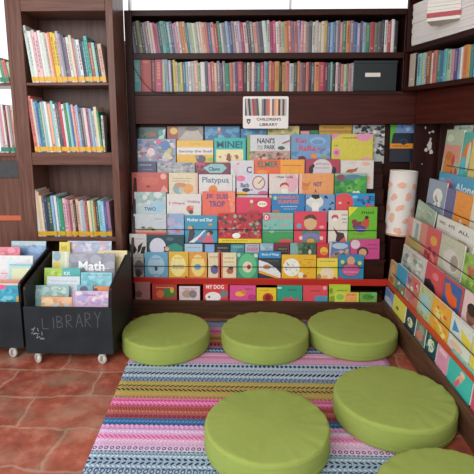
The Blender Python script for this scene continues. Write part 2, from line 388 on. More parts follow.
prism(bm, [(rx0 - 0.002, KY - 3.13, 0), (rx0 - 0.002, KY - 3.13, zk), (rx0 - 0.002, RY[1] - 3.16, RZ[1] + 0.02), (rx0 - 0.002, RY[6] - 3.16, 0.95), (rx0 - 0.002, 0.26, 1.05), (rx0 - 0.002, 0.26, 0)], (-0.018, 0, 0))
obj('side_panel', bm, DWZ, rack)
for px_y, r_, xa, xb in ((267, 1, 133, 366), (230, 3, 133, 380), (194.5, 5, 235, 372)):
    Yw = RY[r_] - 0.006; z = onY(250, px_y, Yw).z; bm = bmesh.new()
    tube(bm, [(onY(xa, px_y, Yw).x, Yw - 3.13, z), (onY(xb, px_y, Yw).x, Yw - 3.13, z + 0.001)], 0.0024, 6); obj('retaining_wire', bm, BLK, rack)
P('back_board', rx0, XH, 3.531, 3.545, 0.5, zh + 0.05, DW, rack, bevel=0)
P('back_board', rx1 + 0.02, XH, RY[8] + 0.0345, RY[8] + 0.0415, 0.55, RZ[8] - 0.013, DW, rack, bevel=0)
tag(rack, 'stepped dark wooden rack across the back wall with red rail and face-out books', 'book rack')

# right-hand rack
SX = [0.94] + [0.965 + 0.05 * i for i in range(7)]
SZ = [0.135, 0.262, 0.385, 0.53, 0.62, 0.74, 0.83, 1.0]
ye = 3.22; yn = 1.45
rr = empty('side_display_rack', (1.0, 2.4, 0))
ph = hit(388, 283, (0.95, 0, 0), (1, 0, 0)); SZ[1] = ph.z
P('kick_board', 0.915, 0.935, yn, ye - 0.1, 0, SZ[0] + 0.008, KWY, rr)
P('ledge', 0.935, SX[1] - 0.005, yn, ye - 0.06, SZ[0] - 0.02, SZ[0] - 0.002, DWY, rr)
P('red_rail', 0.947, 0.958, yn, ye - 0.02, SZ[1] - 0.018, SZ[1] + 0.010, mat('#c4452a', 0.35, 0.12, 20), rr)
for i in range(1, 8):
    zt_ = SZ[i + 1] if i < 7 else 1.42
    P('tier_board', SX[i] - 0.006, SX[i] + 0.049, yn, ye, SZ[i] - 0.012, SZ[i] - 0.001, DWY, rr, bevel=0.001)
    P('tier_board', SX[i] + 0.04, SX[i] + 0.049, yn, ye, SZ[i] - 0.001, zt_ - 0.013, DWY, rr, bevel=0.001)
for (xa, ya, xb, yb_), r_ in (((408.8, 233.8, 462.6, 275), 3), ((392, 274, 440, 320), 1), ((427.8, 203, 474, 222.5), 5), ((447, 163, 474, 173), 7)):
    Xw = SX[r_] - 0.007; p = onX(xa, ya, Xw); q = onX(xb, yb_, Xw); p.z = (p.z + q.z) / 2; bm = bmesh.new()
    tube(bm, [(p.x - 1, min(p.y, ye) - 2.4, p.z), (p.x - 1, yn - 2.4, p.z)], 0.0024, 6); obj('retaining_wire', bm, BLK, rr)
tag(rr, 'stepped dark wooden rack along the right side with orange-red rail', 'book rack')

# corner cabinet under the paper lamp, and the panel behind it
cz = onY(400, 237, 3.30).z
cc = empty('corner_plinth', (1.0, 3.3, 0))
bm = bmesh.new(); c = cc.location
pts = [(rx1 + 0.055, 3.26), (0.985, 3.225), (1.14, 3.225), (1.19, 3.41), (rx1 + 0.055, 3.41)]
prism(bm, [(x - c.x, y - c.y, 0.0) for x, y in pts], (0, 0, cz - 0.02)); obj('body', bm, DWZ, cc, bevel=0.002)
bm = bmesh.new(); prism(bm, [(x - c.x, y - c.y, cz - 0.02) for x, y in pts], (0, 0, 0.02)); obj('top_board', bm, DW, cc, bevel=0.002)
tag(cc, 'dark wooden corner plinth under the paper lamp, between the two racks', 'plinth')
cpn = empty('flaked_panel', (1.2, 3.42, 0.6))
P('board', 1.165, 1.42, 3.42, 3.435, 0, zh + 0.02, DWZ, cpn); P('post', onY(440, 140, 3.36).x, onY(447.5, 140, 3.36).x, 3.36, 3.41, 0.9, zh + 0.02, DWZ, cpn)
bm = bmesh.new(); rd = random.Random(3)
def blob(bm, ctr, rx, rz, y, mi=0, n=14, jit=0.25, rd=rd):
    pts = []
    for k in range(n):
        a = 2 * math.pi * k / n; s = 1 + rd.uniform(-jit, jit); pts.append((ctr[0] + rx * s * math.cos(a), y, ctr[1] + rz * s * math.sin(a)))
    poly(bm, pts, mi)
for px, py, rx_, rz_ in ((429.5, 145, 2.3, 4.5), (431, 152, 1.8, 2.2), (426, 150, 1.5, 2), (433, 131.5, 1.3, 1), (429.5, 132.6, 1, 1), (425.5, 127.5, .8, 1.2), (430.5, 139, 1, 1.5), (422, 164, .5, .6)):
    p = onY(px, py, 3.4195); k = 3.42 / F_PX; blob(bm, (p.x - 1.2, p.z - 0.6), rx_ * k, rz_ * k, -0.0008)
obj('bare_patch', bm, mat('#cfc5c0', 0.8, 0.1), cpn)
tag(cpn, 'dark upright panel with flaked white patches in the corner beyond the lamp', 'panel')

# ------------------------------------------------------------------ angled upper case on the right
ANG = math.radians(15)
K = onY(404.5, 48, YB); D = Vector((math.sin(ANG), -math.cos(ANG), 0)); NB = Vector((math.cos(ANG), math.sin(ANG), 0))   # along, into
up = empty('angled_bookcase', (K.x, K.y, 0), -(math.pi / 2 - ANG))      # local x = along D, local y = into the case
def U(px, py, off=0.0):       # -> (along, z) on the front plane pushed back by off
    p = hit(px, py, K + NB * off, NB); r = p - K; return r.dot(D), p.z
def PU(name, a0, a1, d0, d1, z0, z1, m, bevel=0.003):
    bm = bmesh.new(); bx(bm, a0, a1, d0, d1, z0, z1); return obj(name, bm, m, up, bevel=bevel)
u1 = K.z; u2 = U(406, 87)[1]
HOF = 0.085; LU = 1.0
PU('shelf_board', 0.0, LU, 0, 0.30, u1 - 0.035, u1, DW); PU('shelf_board', 0.0, LU, 0, 0.30, u2 - 0.03, u2, DW)
PU('header_board', 0.05, LU, HOF, HOF + 0.02, zh + 0.0, u2 - 0.03, HW)
PU('side_panel', -0.0, 0.022, 0.003, 0.30, u2, u1 - 0.035, DWZ); PU('side_panel', -0.0, 0.022, 0.003, 0.30, u1, 2.25, DWZ)
PU('side_panel', LU, LU + 0.02, 0, 0.30, zh, 2.25, DWZ); PU('top_board', 0.0, LU, 0, 0.30, 2.25, 2.28, DW)
PU('back_panel', 0.0, LU, 0.30, 0.312, zh, 2.25, INW, bevel=0)
tag(up, 'dark shelves set at an angle over the right-hand rack, white stacks on top', 'bookcase')

# ------------------------------------------------------------------ books standing spine-out
PAL = {'charcoal': '#2f3036', 'slate': '#5a6172', 'grey': '#8f8f98', 'pale grey': '#c3c4c8', 'olive': '#717a55', 'mauve': '#96758c', 'hot pink': '#d4487c',
 'pink': '#d98aa0', 'pale pink': '#e6c4c8', 'rose': '#b6405f', 'teal': '#2f8f90', 'dark teal': '#2a5560', 'turquoise': '#5ebcb8', 'green': '#2f9268', 'pale green': '#a9c9a4',
 'light blue': '#8db6d8', 'blue': '#4377b4', 'lilac': '#a798c4', 'white': '#e6e6e4', 'orange': '#e08a4a', 'peach': '#e3b093', 'cream': '#ded5b8', 'red': '#c94448', 'salmon': '#d9756c',
 'indigo': '#4c5192', 'mint': '#cfe4dc', 'brown': '#7a5144', 'yellow': '#e0cf4e', 'mustard': '#cf9d3a', 'violet': '#6d4a86', 'navy': '#2b3654', 'crimson': '#c93456', 'maroon': '#6a2a3a',
 'beige': '#cdb8a6', 'aqua': '#8cccd2', 'lavender': '#c4bfe0', 'amber': '#e0a03c', 'rust': '#a2583a', 'dark green': '#33503f', 'black': '#1e1c1e'}
ORD = ['', 'first', 'second', 'third', 'fourth', 'fifth', 'sixth', 'seventh', 'eighth', 'ninth', 'tenth', 'eleventh', 'twelfth']
def spine_mesh(w, d, h, hexc, acc, rd, base_z=0):
    """local x across the spine, y into the shelf, z up; origin at base centre of the spine"""
    bm = bmesh.new(); c = min(0.0016, w * 0.18)
    bx(bm, -w / 2, -w / 2 + c, 0, d, 0, h, 0); bx(bm, w / 2 - c, w / 2, 0, d, 0, h, 0)
    poly_ = [(-w / 2 + c, 0.0), (-w / 4, -0.0015), (w / 4, -0.0015), (w / 2 - c, 0.0), (w / 2 - c, c), (-w / 2 + c, c)]
    prism(bm, [(x, y, 0) for x, y in poly_], (0, 0, h), 0)
    bx(bm, -w / 2 + c, w / 2 - c, c, d - 0.004, 0.003, h - 0.003, 1)
    # lettering blocks and bands printed on the spine
    k = rd.random(); y = -0.0018; ww = w * 0.22
    def pr(z0, z1, mi, f=1.0): poly(bm, [(-ww * f, y, z0), (ww * f, y, z0), (ww * f, y, z1), (-ww * f, y, z1)], mi)
    if k < 0.75:
        z = h * rd.uniform(0.25, 0.4)
        while z < h * 0.85:
            l = h * rd.uniform(0.03, 0.09); pr(z, z + l, 2); z += l + h * 0.018
    if k > 0.4:
        z0 = h * rd.choice([0.86, 0.12, 0.2]); pr(z0, z0 + h * 0.05, 2, 1.2)
    return bm
def name_row(seq, where):
    n = len(seq); labels = []
    trip = [(seq[i - 1] if i else None, seq[i], seq[i + 1] if i < n - 1 else None) for i in range(n)]
    for i, (a, c, b_) in enumerate(trip):
        tot = seq.count(c)
        art = lambda s: ('an ' if s[0] in 'aeiou' else 'a ') + s
        if tot == 1: t = 'the only %s spine on %s' % (c, where)
        elif a is None: t = '%s book at the left end of %s' % (c, where)
        elif b_ is None: t = '%s book at the right end of %s' % (c, where)
        elif trip.count((a, c, b_)) == 1 and a != c and b_ != c: t = '%s spine between %s and %s one, %s' % (c, art(a), art(b_), where.replace('the ', ''))
        else:
            k = seq[:i + 1].count(c); kr = tot - k + 1
            t = '%s %s book from the left on %s' % (ORD[k], c, where) if k <= kr and k < 13 else '%s %s book from the right on %s' % (ORD[min(12, kr)], c, where)
        labels.append(t)
    return labels
def shelf_of_books(seq, xend, frame, zsh, tops, ymid, lean, where, group, sticker=None, depth=0.17, seed=1, skip_last=0):
    """seq: (photo x of the left side, colour).  frame(px,py)->(along,z) ; place(along)->location"""
    rd = random.Random(seed); conv, place, rz = frame
    names = [s[1] for s in seq]; labels = name_row(names, where)
    for i, s in enumerate(seq):
        xa = s[0]; xb = seq[i + 1][0] if i + 1 < len(seq) else xend
        a0 = conv(xa, ymid)[0]; a1 = conv(xb, ymid)[0]
        # top height by interpolation
        for (p0, q0), (p1, q1) in zip(tops, tops[1:]):
            if p0 <= xa <= p1: yt = q0 + (q1 - q0) * (xa - p0) / (p1 - p0)
        if len(s) > 2: yt = s[2]
        else: yt += rd.uniform(-1.2, 1.2)
        h = (conv((xa + xb) / 2, yt)[1] - zsh); ln = lean(xa) if callable(lean) else lean
        if len(s) > 3: ln = s[3]
        w = abs(a1 - a0) * 0.955 * math.cos(ln); h = h / math.cos(ln)
        hexc = PAL[s[1]]
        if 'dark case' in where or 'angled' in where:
            q_ = [int(hexc[j:j + 2], 16) for j in (1, 3, 5)]; g_ = sum(q_) / 3; hexc = '#%02x%02x%02x' % tuple(int(0.9 * (0.8 * v + 0.2 * g_)) for v in q_)  # shelf shade and haze put into these spine colours, greyed and dimmed
        r_, g_, b__ = [int(hexc[j:j + 2], 16) for j in (1, 3, 5)]; f = rd.uniform(0.93, 1.05)
        acc = rd.choice(['#f0eee8', '#2b2b33', '#f0eee8', '#e8d86a', '#b33a4a', '#39506e']) if (r_ + g_ + b__) > 330 else rd.choice(['#e9e4dc', '#d8c27a', '#d7a9a9'])
        acc = '#%02x%02x%02x' % tuple(int(0.55 * int(hexc[j:j + 2], 16) + 0.45 * int(acc[j:j + 2], 16)) for j in (1, 3, 5))
        bm = spine_mesh(w, depth + rd.uniform(-0.02, 0.015), h, hexc, acc, rd)
        base = (a0 + a1) / 2 + math.sin(ln) * h * 0.5 
        loc = place(base, rd.uniform(0.008, 0.02)); loc.z = zsh + 0.0005 + abs(math.sin(ln)) * w / 2
        o = obj('book', bm, [mat(hexc, 0.45, 0.16, 45), PAGE, mat(acc, 0.5, 0)], None, loc, (0, -ln, rz))
        o.rotation_euler = (Matrix.Rotation(rz, 3, 'Z') @ Matrix.Rotation(-ln, 3, 'Y')).to_euler()
        tag(o, labels[i], 'book', group)
        if sticker:
            bm = bmesh.new(); c = 0.0008; zz = 0.008
            bx(bm, -w / 2 - 0.0003, w / 2 + 0.0003, -0.0024, 0.022, zz, zz + 0.028)
            obj('spine_sticker', bm, sticker, o)
fb = lambda Y: (lambda px, py: (onY(px, py, Y).x, onY(px, py, Y).z), lambda a, d: Vector((a, Y + d, 0)), 0)
S1 = [(131,'slate'),(134,'charcoal'),(137,'olive'),(141,'charcoal'),(143.5,'grey'),(146,'mauve'),(148.5,'pale grey'),(151,'pale pink'),(153.5,'hot pink'),(156,'mauve'),(158.5,'dark teal'),(161,'turquoise'),(165,'teal'),(167.5,'light blue'),(170.5,'slate'),(173,'lilac'),(175.5,'pink'),(178,'white'),(180,'orange'),(183.5,'peach'),(186,'teal'),(188.5,'pale grey'),(190.5,'pale green'),(193,'white'),(195,'pale green'),(197.5,'pale pink'),
 (200,'cream'),(202,'peach'),(205.5,'salmon'),(208,'blue'),(211,'pink'),(214.5,'red'),(217.5,'green'),(220.5,'pale grey'),(223,'grey'),(226,'light blue'),(229,'indigo'),(232,'grey'),(235,'pale pink'),(238,'lilac'),(241,'rose'),(244,'pale pink'),(247.5,'slate'),(250.5,'grey'),(253.5,'peach'),(257,'mauve'),(260,'slate'),(263,'mint'),
 (267,'pale grey'),(270,'rose'),(273,'hot pink'),(276,'white'),(279,'peach'),(281.5,'pale green'),(284.5,'orange'),(288,'salmon'),(291.5,'mauve'),(294.5,'salmon'),(297.5,'lilac'),(300.5,'pink'),(303.5,'peach'),(306.5,'grey'),(309.5,'slate'),(312.5,'cream'),(315.5,'pale grey'),(318.5,'beige'),(321.5,'cream'),(325,'mustard'),(327.5,'blue'),(330.5,'light blue'),(333.5,'blue'),
 (336,'pale grey'),(338,'mauve'),(340.5,'pink'),(343,'green'),(346.5,'orange'),(350.5,'mauve'),(354,'blue'),(357.5,'lilac'),(361,'slate'),(363,'light blue'),(366,'green'),(370.5,'crimson'),(375,'olive'),(378.5,'slate'),(382,'charcoal'),(385,'white'),(388,'red'),(391.5,'white'),(394.5,'charcoal')]
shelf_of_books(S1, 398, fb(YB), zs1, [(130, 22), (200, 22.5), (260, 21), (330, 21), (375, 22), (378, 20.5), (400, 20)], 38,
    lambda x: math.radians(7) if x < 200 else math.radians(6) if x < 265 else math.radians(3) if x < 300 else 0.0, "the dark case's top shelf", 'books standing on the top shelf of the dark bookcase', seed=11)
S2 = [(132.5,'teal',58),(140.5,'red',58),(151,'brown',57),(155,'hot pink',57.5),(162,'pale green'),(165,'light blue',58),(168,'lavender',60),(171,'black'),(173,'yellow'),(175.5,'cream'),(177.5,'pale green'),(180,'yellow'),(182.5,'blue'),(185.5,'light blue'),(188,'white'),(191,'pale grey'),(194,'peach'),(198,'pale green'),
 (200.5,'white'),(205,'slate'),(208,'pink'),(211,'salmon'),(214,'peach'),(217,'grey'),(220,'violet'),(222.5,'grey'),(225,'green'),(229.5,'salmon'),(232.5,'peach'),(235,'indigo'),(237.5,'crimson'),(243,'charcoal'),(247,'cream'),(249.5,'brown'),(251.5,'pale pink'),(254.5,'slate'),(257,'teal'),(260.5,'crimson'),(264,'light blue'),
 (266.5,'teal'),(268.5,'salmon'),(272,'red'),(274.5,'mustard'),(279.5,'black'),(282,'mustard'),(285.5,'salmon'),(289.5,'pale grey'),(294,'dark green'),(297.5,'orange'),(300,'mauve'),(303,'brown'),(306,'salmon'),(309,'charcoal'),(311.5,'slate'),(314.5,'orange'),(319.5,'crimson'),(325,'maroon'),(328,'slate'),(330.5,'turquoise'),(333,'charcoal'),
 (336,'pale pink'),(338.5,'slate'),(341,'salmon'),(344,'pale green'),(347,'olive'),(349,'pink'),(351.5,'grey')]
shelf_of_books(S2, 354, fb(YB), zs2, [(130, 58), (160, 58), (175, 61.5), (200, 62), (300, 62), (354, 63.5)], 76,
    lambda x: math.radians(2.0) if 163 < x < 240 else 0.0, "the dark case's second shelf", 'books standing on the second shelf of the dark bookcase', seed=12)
YST = mat('#dfab1c', 0.4, 0.15, 200); GST = mat('#15805f', 0.4, 0.15, 200)
LA = [(26.5,'mint',25),(29,'mint'),(31,'white'),(34,'pale pink'),(37,'pale pink'),(40,'white'),(43,'mint'),(46,'beige'),(48,'pale pink'),(50.5,'orange',32),(52.5,'yellow'),(55.5,'yellow'),(58,'lavender',31),(60.5,'grey'),(63,'slate'),(65.5,'mauve'),(68,'mint'),(71,'cream',35),(73.5,'pink'),(75.5,'light blue'),(78,'white'),(81,'navy'),(83.5,'teal'),(86,'turquoise',36),(89,'rust'),(93,'aqua'),(96,'charcoal'),(98.5,'beige')]
shelf_of_books(LA, 102.5, fb(YL), lb1, [(20, 28), (30, 30), (57, 33), (70, 38), (90, 42), (103, 44)], 55, math.radians(6.5), "the brown case's top shelf", 'yellow-stickered books on the top shelf of the brown bookcase', YST, 0.17, 13)
LB = [(30.3,'salmon',96),(33.8,'cream',99),(35.6,'light blue'),(37.5,'blue'),(40,'teal'),(42.5,'pale grey'),(44.5,'aqua'),(46.5,'white'),(49,'peach'),(52.5,'aqua',101),(55,'white'),(57,'slate'),(59,'dark green'),(61,'crimson'),(63.5,'mint'),(66,'green',103),(68,'aqua'),(70.5,'blue'),(73,'peach'),(75,'pink'),(77,'light blue',105),(79.5,'slate'),(82,'grey'),(84.5,'pale pink',108),(87.5,'mauve'),(90,'light blue'),(92.5,'pale grey'),(95,'cream',107),(98,'green')]
shelf_of_books(LB, 100, fb(YL), lb2, [(20, 98), (40, 102), (70, 104), (84, 108), (103, 112)], 125, math.radians(5.0), "the brown case's middle shelf", 'yellow-stickered books on the middle shelf of the brown bookcase', YST, 0.17, 14)
LC = [(34.2,'white',188),(36,'mint',190),(38,'peach',192),(40.5,'cream'),(43,'slate'),(45.5,'navy'),(48,'dark green'),(52,'light blue'),(54.5,'white'),(57,'teal'),(60,'green'),(63,'pale pink'),(66,'pink'),(69,'mauve'),(71.5,'peach'),(74,'charcoal'),(76,'peach',200),(79,'pale grey'),(81.5,'light blue'),(84,'salmon'),(86,'brown'),(88,'cream'),(91,'pale green'),(94,'rust'),(96,'dark green'),(98.5,'aqua'),(101.5,'light blue'),(104.5,'indigo'),(107,'mauve')]
shelf_of_books(LC, 110, fb(YL), lb3, [(20, 190), (40, 195), (70, 200), (110, 203)], 218, math.radians(3.0), "the brown case's lowest shelf", 'yellow-stickered books on the lowest visible shelf of the brown bookcase', YST, 0.18, 15)
# the white book at the right end of the middle shelf leans the other way
LF = [(-3,'pale grey'),(0,'pink'),(2.5,'mint'),(4.5,'maroon'),(6.5,'pale pink'),(9,'grey'),(11.5,'peach'),(13.5,'mint')]
shelf_of_books(LF, 15.5, fb(YL + 0.01), f2, [(-5, 105), (16, 107)], 128, math.radians(3), "the far left unit", 'green-stickered books in the open unit at the far left', GST, 0.16, 16)
LD = [(-3,'mint',62),(0,'green',58),(3,'salmon',60),(6.5,'pale green',62)]
shelf_of_books(LD, 10, fb(YL + 0.01), f1, [(-5, 60), (16, 62)], 72, math.radians(10), "the far left upper shelf", 'books on the upper shelf of the far left unit', GST, 0.14, 17)
RU = [(407.5,'beige'),(413.5,'black'),(415.5,'aqua'),(419.5,'pale green'),(422.5,'pale grey'),(425,'rust'),(429,'cream'),(431,'salmon'),(434.5,'teal'),(438,'blue'),(441.5,'turquoise'),(444.5,'pale green'),(448.5,'pink'),(452,'indigo'),(455.5,'light blue'),(458.5,'white'),(460,'orange'),(465,'amber'),(468,'teal'),(470.5,'lavender'),(478,'cream'),(482,'slate')]
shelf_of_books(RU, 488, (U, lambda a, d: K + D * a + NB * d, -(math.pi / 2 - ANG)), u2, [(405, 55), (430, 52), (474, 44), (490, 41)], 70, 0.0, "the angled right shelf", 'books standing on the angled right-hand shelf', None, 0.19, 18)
for o in SC.objects:
    if o.name.startswith('book') and o.get('group', '').startswith('books standing on the angled'): o.location.z = u2 + 0.0008

# leaning white book, middle shelf of the brown case
p = onY(104.5, 151, YL); q = onY(107, 112, YL)
bm = spine_mesh(0.012, 0.16, 0.24, '', '', random.Random(5)); o = obj('book', bm, [mat(PAL['white'], 0.5), PAGE, mat('#6c6f78', 0.5, 0)], None, (p.x - 0.007, YL + 0.02, lb2 + 0.003), (0, math.radians(-1.5), math.radians(8)))
tag(o, 'white book beside the right end of the middle shelf, turned slightly outward', 'book', 'yellow-stickered books on the middle shelf of the brown bookcase')
bm = bmesh.new(); bx(bm, -0.0065, 0.0065, -0.0024, 0.022, 0.012, 0.033); obj('spine_sticker', bm, YST, o)

# file box on the second shelf
a = onY(355, 60, YB); b_ = onY(397, 91, YB)
fbx = empty('file_box', ((a.x + b_.x) / 2, YB + 0.02, zs2)); w = b_.x - a.x; h = a.z - zs2
bm = bmesh.new(); bx(bm, -w / 2, w / 2, 0, 0.22, 0.001, h * 0.93); obj('body', bm, mat('#131e22', 0.45, 0.1), fbx, bevel=0.004)
bm = bmesh.new(); bx(bm, -w / 2 - 0.002, w / 2 + 0.002, -0.003, 0.223, h * 0.90, h); obj('lid', bm, mat('#18262a', 0.45, 0.1), fbx, bevel=0.003)
a = onY(366, 72.5, YB); b_ = onY(381, 76.5, YB); bm = bmesh.new(); bx(bm, a.x - fbx.location.x, b_.x - fbx.location.x, -0.002, 0.001, b_.z - zs2, a.z - zs2); obj('label', bm, mat('#dfddd6', 0.6, 0), fbx)
tag(fbx, 'dark teal file box with a small white label at the right of the second shelf', 'box')
# black cable hanging in front of the large books
pts = []
for t in range(13):
    f = t / 12; px = 131 + 26 * f + 3 * f * f; py = 62 + 31 * math.sin(f * math.pi / 2) ; pts.append(onY(px, py, YB - 0.006))
pts.append(onY(175, 93.5, YB - 0.006)); bm = bmesh.new(); tube(bm, pts, 0.0022, 6)
tag(obj('cable', bm, BLK), 'thin black cable curving across the large books on the left of second shelf', 'cable')

# hanging sign
a = onY(243, 96.5, YB); b_ = onY(288, 128.5, YB); sw, sh = b_.x - a.x, a.z - b_.z
sg = empty('library_sign', ((a.x + b_.x) / 2, YB - 0.012, b_.z)); bm = bmesh.new()
rc = 0.012; pts = []
for cxs, czs, a0 in ((sw / 2 - rc, rc, -90), (sw / 2 - rc, sh - rc, 0), (-sw / 2 + rc, sh - rc, 90), (-sw / 2 + rc, rc, 180)):
    for k in range(5): t = math.radians(a0 + k * 22.5); pts.append((cxs + rc * math.cos(t), 0, czs + rc * math.sin(t)))
prism(bm, pts, (0, 0.008, 0)); obj('board', bm, mat('#e9e5e2', 0.4, 0.02), sg)
bm = bmesh.new(); n = 20; x0 = -sw / 2 + 0.014; x1 = sw / 2 - 0.014; z0 = sh * 0.40; z1 = sh - 0.014; rd = random.Random(4)
cols = ['#564d60', '#bcb6b2', '#3f3a44', '#9fa39b', '#b8323c', '#7b6a70', '#4c5a52', '#d9d2cb', '#7c8a86', '#3f4450', '#a7707a', '#d86a4c', '#e3dbd2', '#6f6a72', '#d9a184', '#f0b68c', '#4c3c3c', '#c8b7a6']
for i in range(n):
    xa = x0 + (x1 - x0) * i / n; xb = x0 + (x1 - x0) * (i + 1) / n; s_ = 0.010 * (1 if i < 8 else 0)
    poly(bm, [(xa, -0.001, z0), (xb, -0.001, z0), (max(x0, xb - s_), -0.001, z1 - rd.uniform(0, 0.006)), (max(x0, xa - s_), -0.001, z1 - rd.uniform(0, 0.006))], i % len(cols))
o = obj('spines_picture', bm, [mat(c, 0.5, 0) for c in cols], sg)
bm = bmesh.new(); add_text(bm, "CHILDREN'S", -sw * 0.20, sh * 0.245, sw * 0.34, sh * 0.335, -0.0012); add_text(bm, 'LIBRARY', -sw * 0.13, sh * 0.08, sw * 0.27, sh * 0.17, -0.0012); obj('lettering', bm, mat('#5a4f55', 0.6, 0), sg)
bm = bmesh.new(); poly(bm, [(-sw * .42, -0.0012, sh * .30), (-sw * .33, -0.0012, sh * .30), (-sw * .335, -0.0012, sh * .20), (-sw * .375, -0.0012, sh * .13), (-sw * .415, -0.0012, sh * .20)]); blob(bm, (-sw * .375, sh * .22), sw * .018, sh * .03, -0.0016, 1)
obj('crest', bm, [mat('#5f5258', 0.6, 0), mat('#d8d2d0', 0.6, 0)], sg)
tag(sg, "white sign reading CHILDREN'S LIBRARY hanging on the dark header", 'sign')

# ------------------------------------------------------------------ face-out books
class FB:  # builder for a face-out book
    def __init__(s, w, h, t, hexc, seed, glossy=0.35):
        s.w, s.h, s.t, s.hex, s.seed, s.gl = w, h, t, hexc, seed, glossy
    def build(s, prims, mp, loc, rot, label, group, cat='book', spine=True):
        w, h, t = s.w, s.h, s.t; bm = bmesh.new(); c = min(0.0015, t * 0.2)
        bx(bm, -w / 2, w / 2, 0, c, 0, h, 0); bx(bm, -w / 2, w / 2, t - c, t, 0, h, 0)
        bx(bm, -w / 2, -w / 2 + 0.0015, c, t - c, 0, h, 0); bx(bm, -w / 2 + 0.0015, w / 2 - 0.002, c, t - c, 0.002, h - 0.002, 1)
        root = obj('picture_book', bm, [mat(s.hex, s.gl, 0.16, 45), PAGE], None, loc); root.rotation_euler = rot
        tag(root, label, cat, group)
        rd = random.Random(s.seed); layer = [0]; mats = []; bm = bmesh.new(); tb = bmesh.new(); tm = []
        def mi(hx, lst):
            m = mat(hx, s.gl, 0.16, 45)
            if m not in lst: lst.append(m)
            return lst.index(m)
        def yy(): layer[0] += 1; return -0.0004 - 0.00012 * layer[0]
        def q(x, y):
            u, v = mp(x, y); return (-w / 2 + max(0.004, min(0.996, u)) * w, max(0.004, min(0.996, v)) * h)
        def face(pts, hx, y):
            out = []
            for p in pts:
                if not out or (abs(p[0] - out[-1][0]) + abs(p[1] - out[-1][1])) > 1e-5: out.append(p)
            if len(out) > 1 and (abs(out[0][0] - out[-1][0]) + abs(out[0][1] - out[-1][1])) < 1e-5: out.pop()
            if len(out) > 2: poly(bm, [(a, y, b) for a, b in out], mi(hx, mats))
        def ell(cx, cy, rx, ry, hx, jit=0.0, y=None):
            y = yy() if y is None else y
            face([q(cx + rx * (1 + rd.uniform(-jit, jit)) * math.cos(2 * math.pi * k / 20), cy + ry * (1 + rd.uniform(-jit, jit)) * math.sin(2 * math.pi * k / 20)) for k in range(20)], hx, y)
        if any(p[0] != 't' for p in prims): face([(-w * .497, h * .003), (w * .497, h * .003), (w * .497, h * .997), (-w * .497, h * .997)], s.hex, yy())
        for p in prims:
            k = p[0]
            if k == 'e': ell(*p[1:6])
            elif k == 'r': face([q(p[1], p[4]), q(p[3], p[4]), q(p[3], p[2]), q(p[1], p[2])], p[5], yy())
            elif k == 'p': face([q(*z) for z in p[1]], p[2], yy())
            elif k == 'n':    # scattered shapes: x0,y0,x1,y1,colours,count,size
                for j in range(p[6]):
                    r1 = p[7] * rd.uniform(0.5, 1.3); ell(rd.uniform(p[1], p[3]), rd.uniform(p[2], p[4]), r1, r1 * rd.uniform(0.5, 1.0), p[5][j % len(p[5])], 0.25)
            elif k == 'l':    # line of small print
                x = p[1]; y = yy()
                while x < p[3]:
                    l = rd.uniform(0.8, 2.4) * (p[5] if len(p) > 5 else 1); face([q(x, p[2] + 0.45), q(min(p[3], x + l), p[2] + 0.45), q(min(p[3], x + l), p[2] - 0.45), q(x, p[2] - 0.45)], p[4], y); x += l + 0.6
            elif k == 't':
                y = yy() - 0.0004; a = q(p[1], p[4]); b_ = q(p[3], p[2]); m = mat(p[6], 0.4, 0)
                if m not in tm: tm.append(m)
                add_text(tb, p[5], a[0], a[1], b_[0], b_[1], y, tm.index(m))
        if len(bm.faces): obj('cover_picture', bm, mats, root, norm=False)
        else: bm.free()
        if len(tb.faces): obj('title', tb, tm, root, norm=False)
        else: tb.free()
        return root
def facing(row, x0, x1, yt, hexc, prims, label, ybot=None, roll=0, t=0.010, z0=None, dy=0.0):
    Y0 = RY[row] + dy; z0 = RZ[row] if z0 is None else z0; n = Vector((0, 1, -TA)); p0 = Vector((0, Y0, z0))
    xm = (x0 + x1) / 2; top = hit(xm, yt, p0, n); bot_py = 0
    a = hit(x0, yt + 4, p0, n).x; b_ = hit(x1, yt + 4, p0, n).x; w = (b_ - a) * 0.985; h = (top.z - z0) / math.cos(LEAN)
    # photo y of the foot of the book
    lo, hi = yt, yt + 90
    for _ in range(30):
        m = (lo + hi) / 2
        if hit(xm, m, p0, n).z > z0: lo = m
        else: hi = m
    foot = lo
    mp = lambda x, y: ((x - x0) / (x1 - x0), (foot - y) / (foot - yt))
    grp = ['board books on the ledge below the red rail', 'board books standing on the red rail', 'books just above the red rail row', 'books in the middle of the back rack', 'books in the middle of the back rack', 'books in the upper part of the back rack', 'books in the upper part of the back rack', 'books in the upper part of the back rack', 'books in the top row of the back rack'][row]
    FB(w, h, t, hexc, int(x0 * 7 + yt)).build(prims, mp, ((a + b_) / 2, Y0, z0 + 0.0005 + abs(math.sin(math.radians(roll))) * w / 2), (-LEAN, math.radians(roll), 0), label, grp)
F = facing
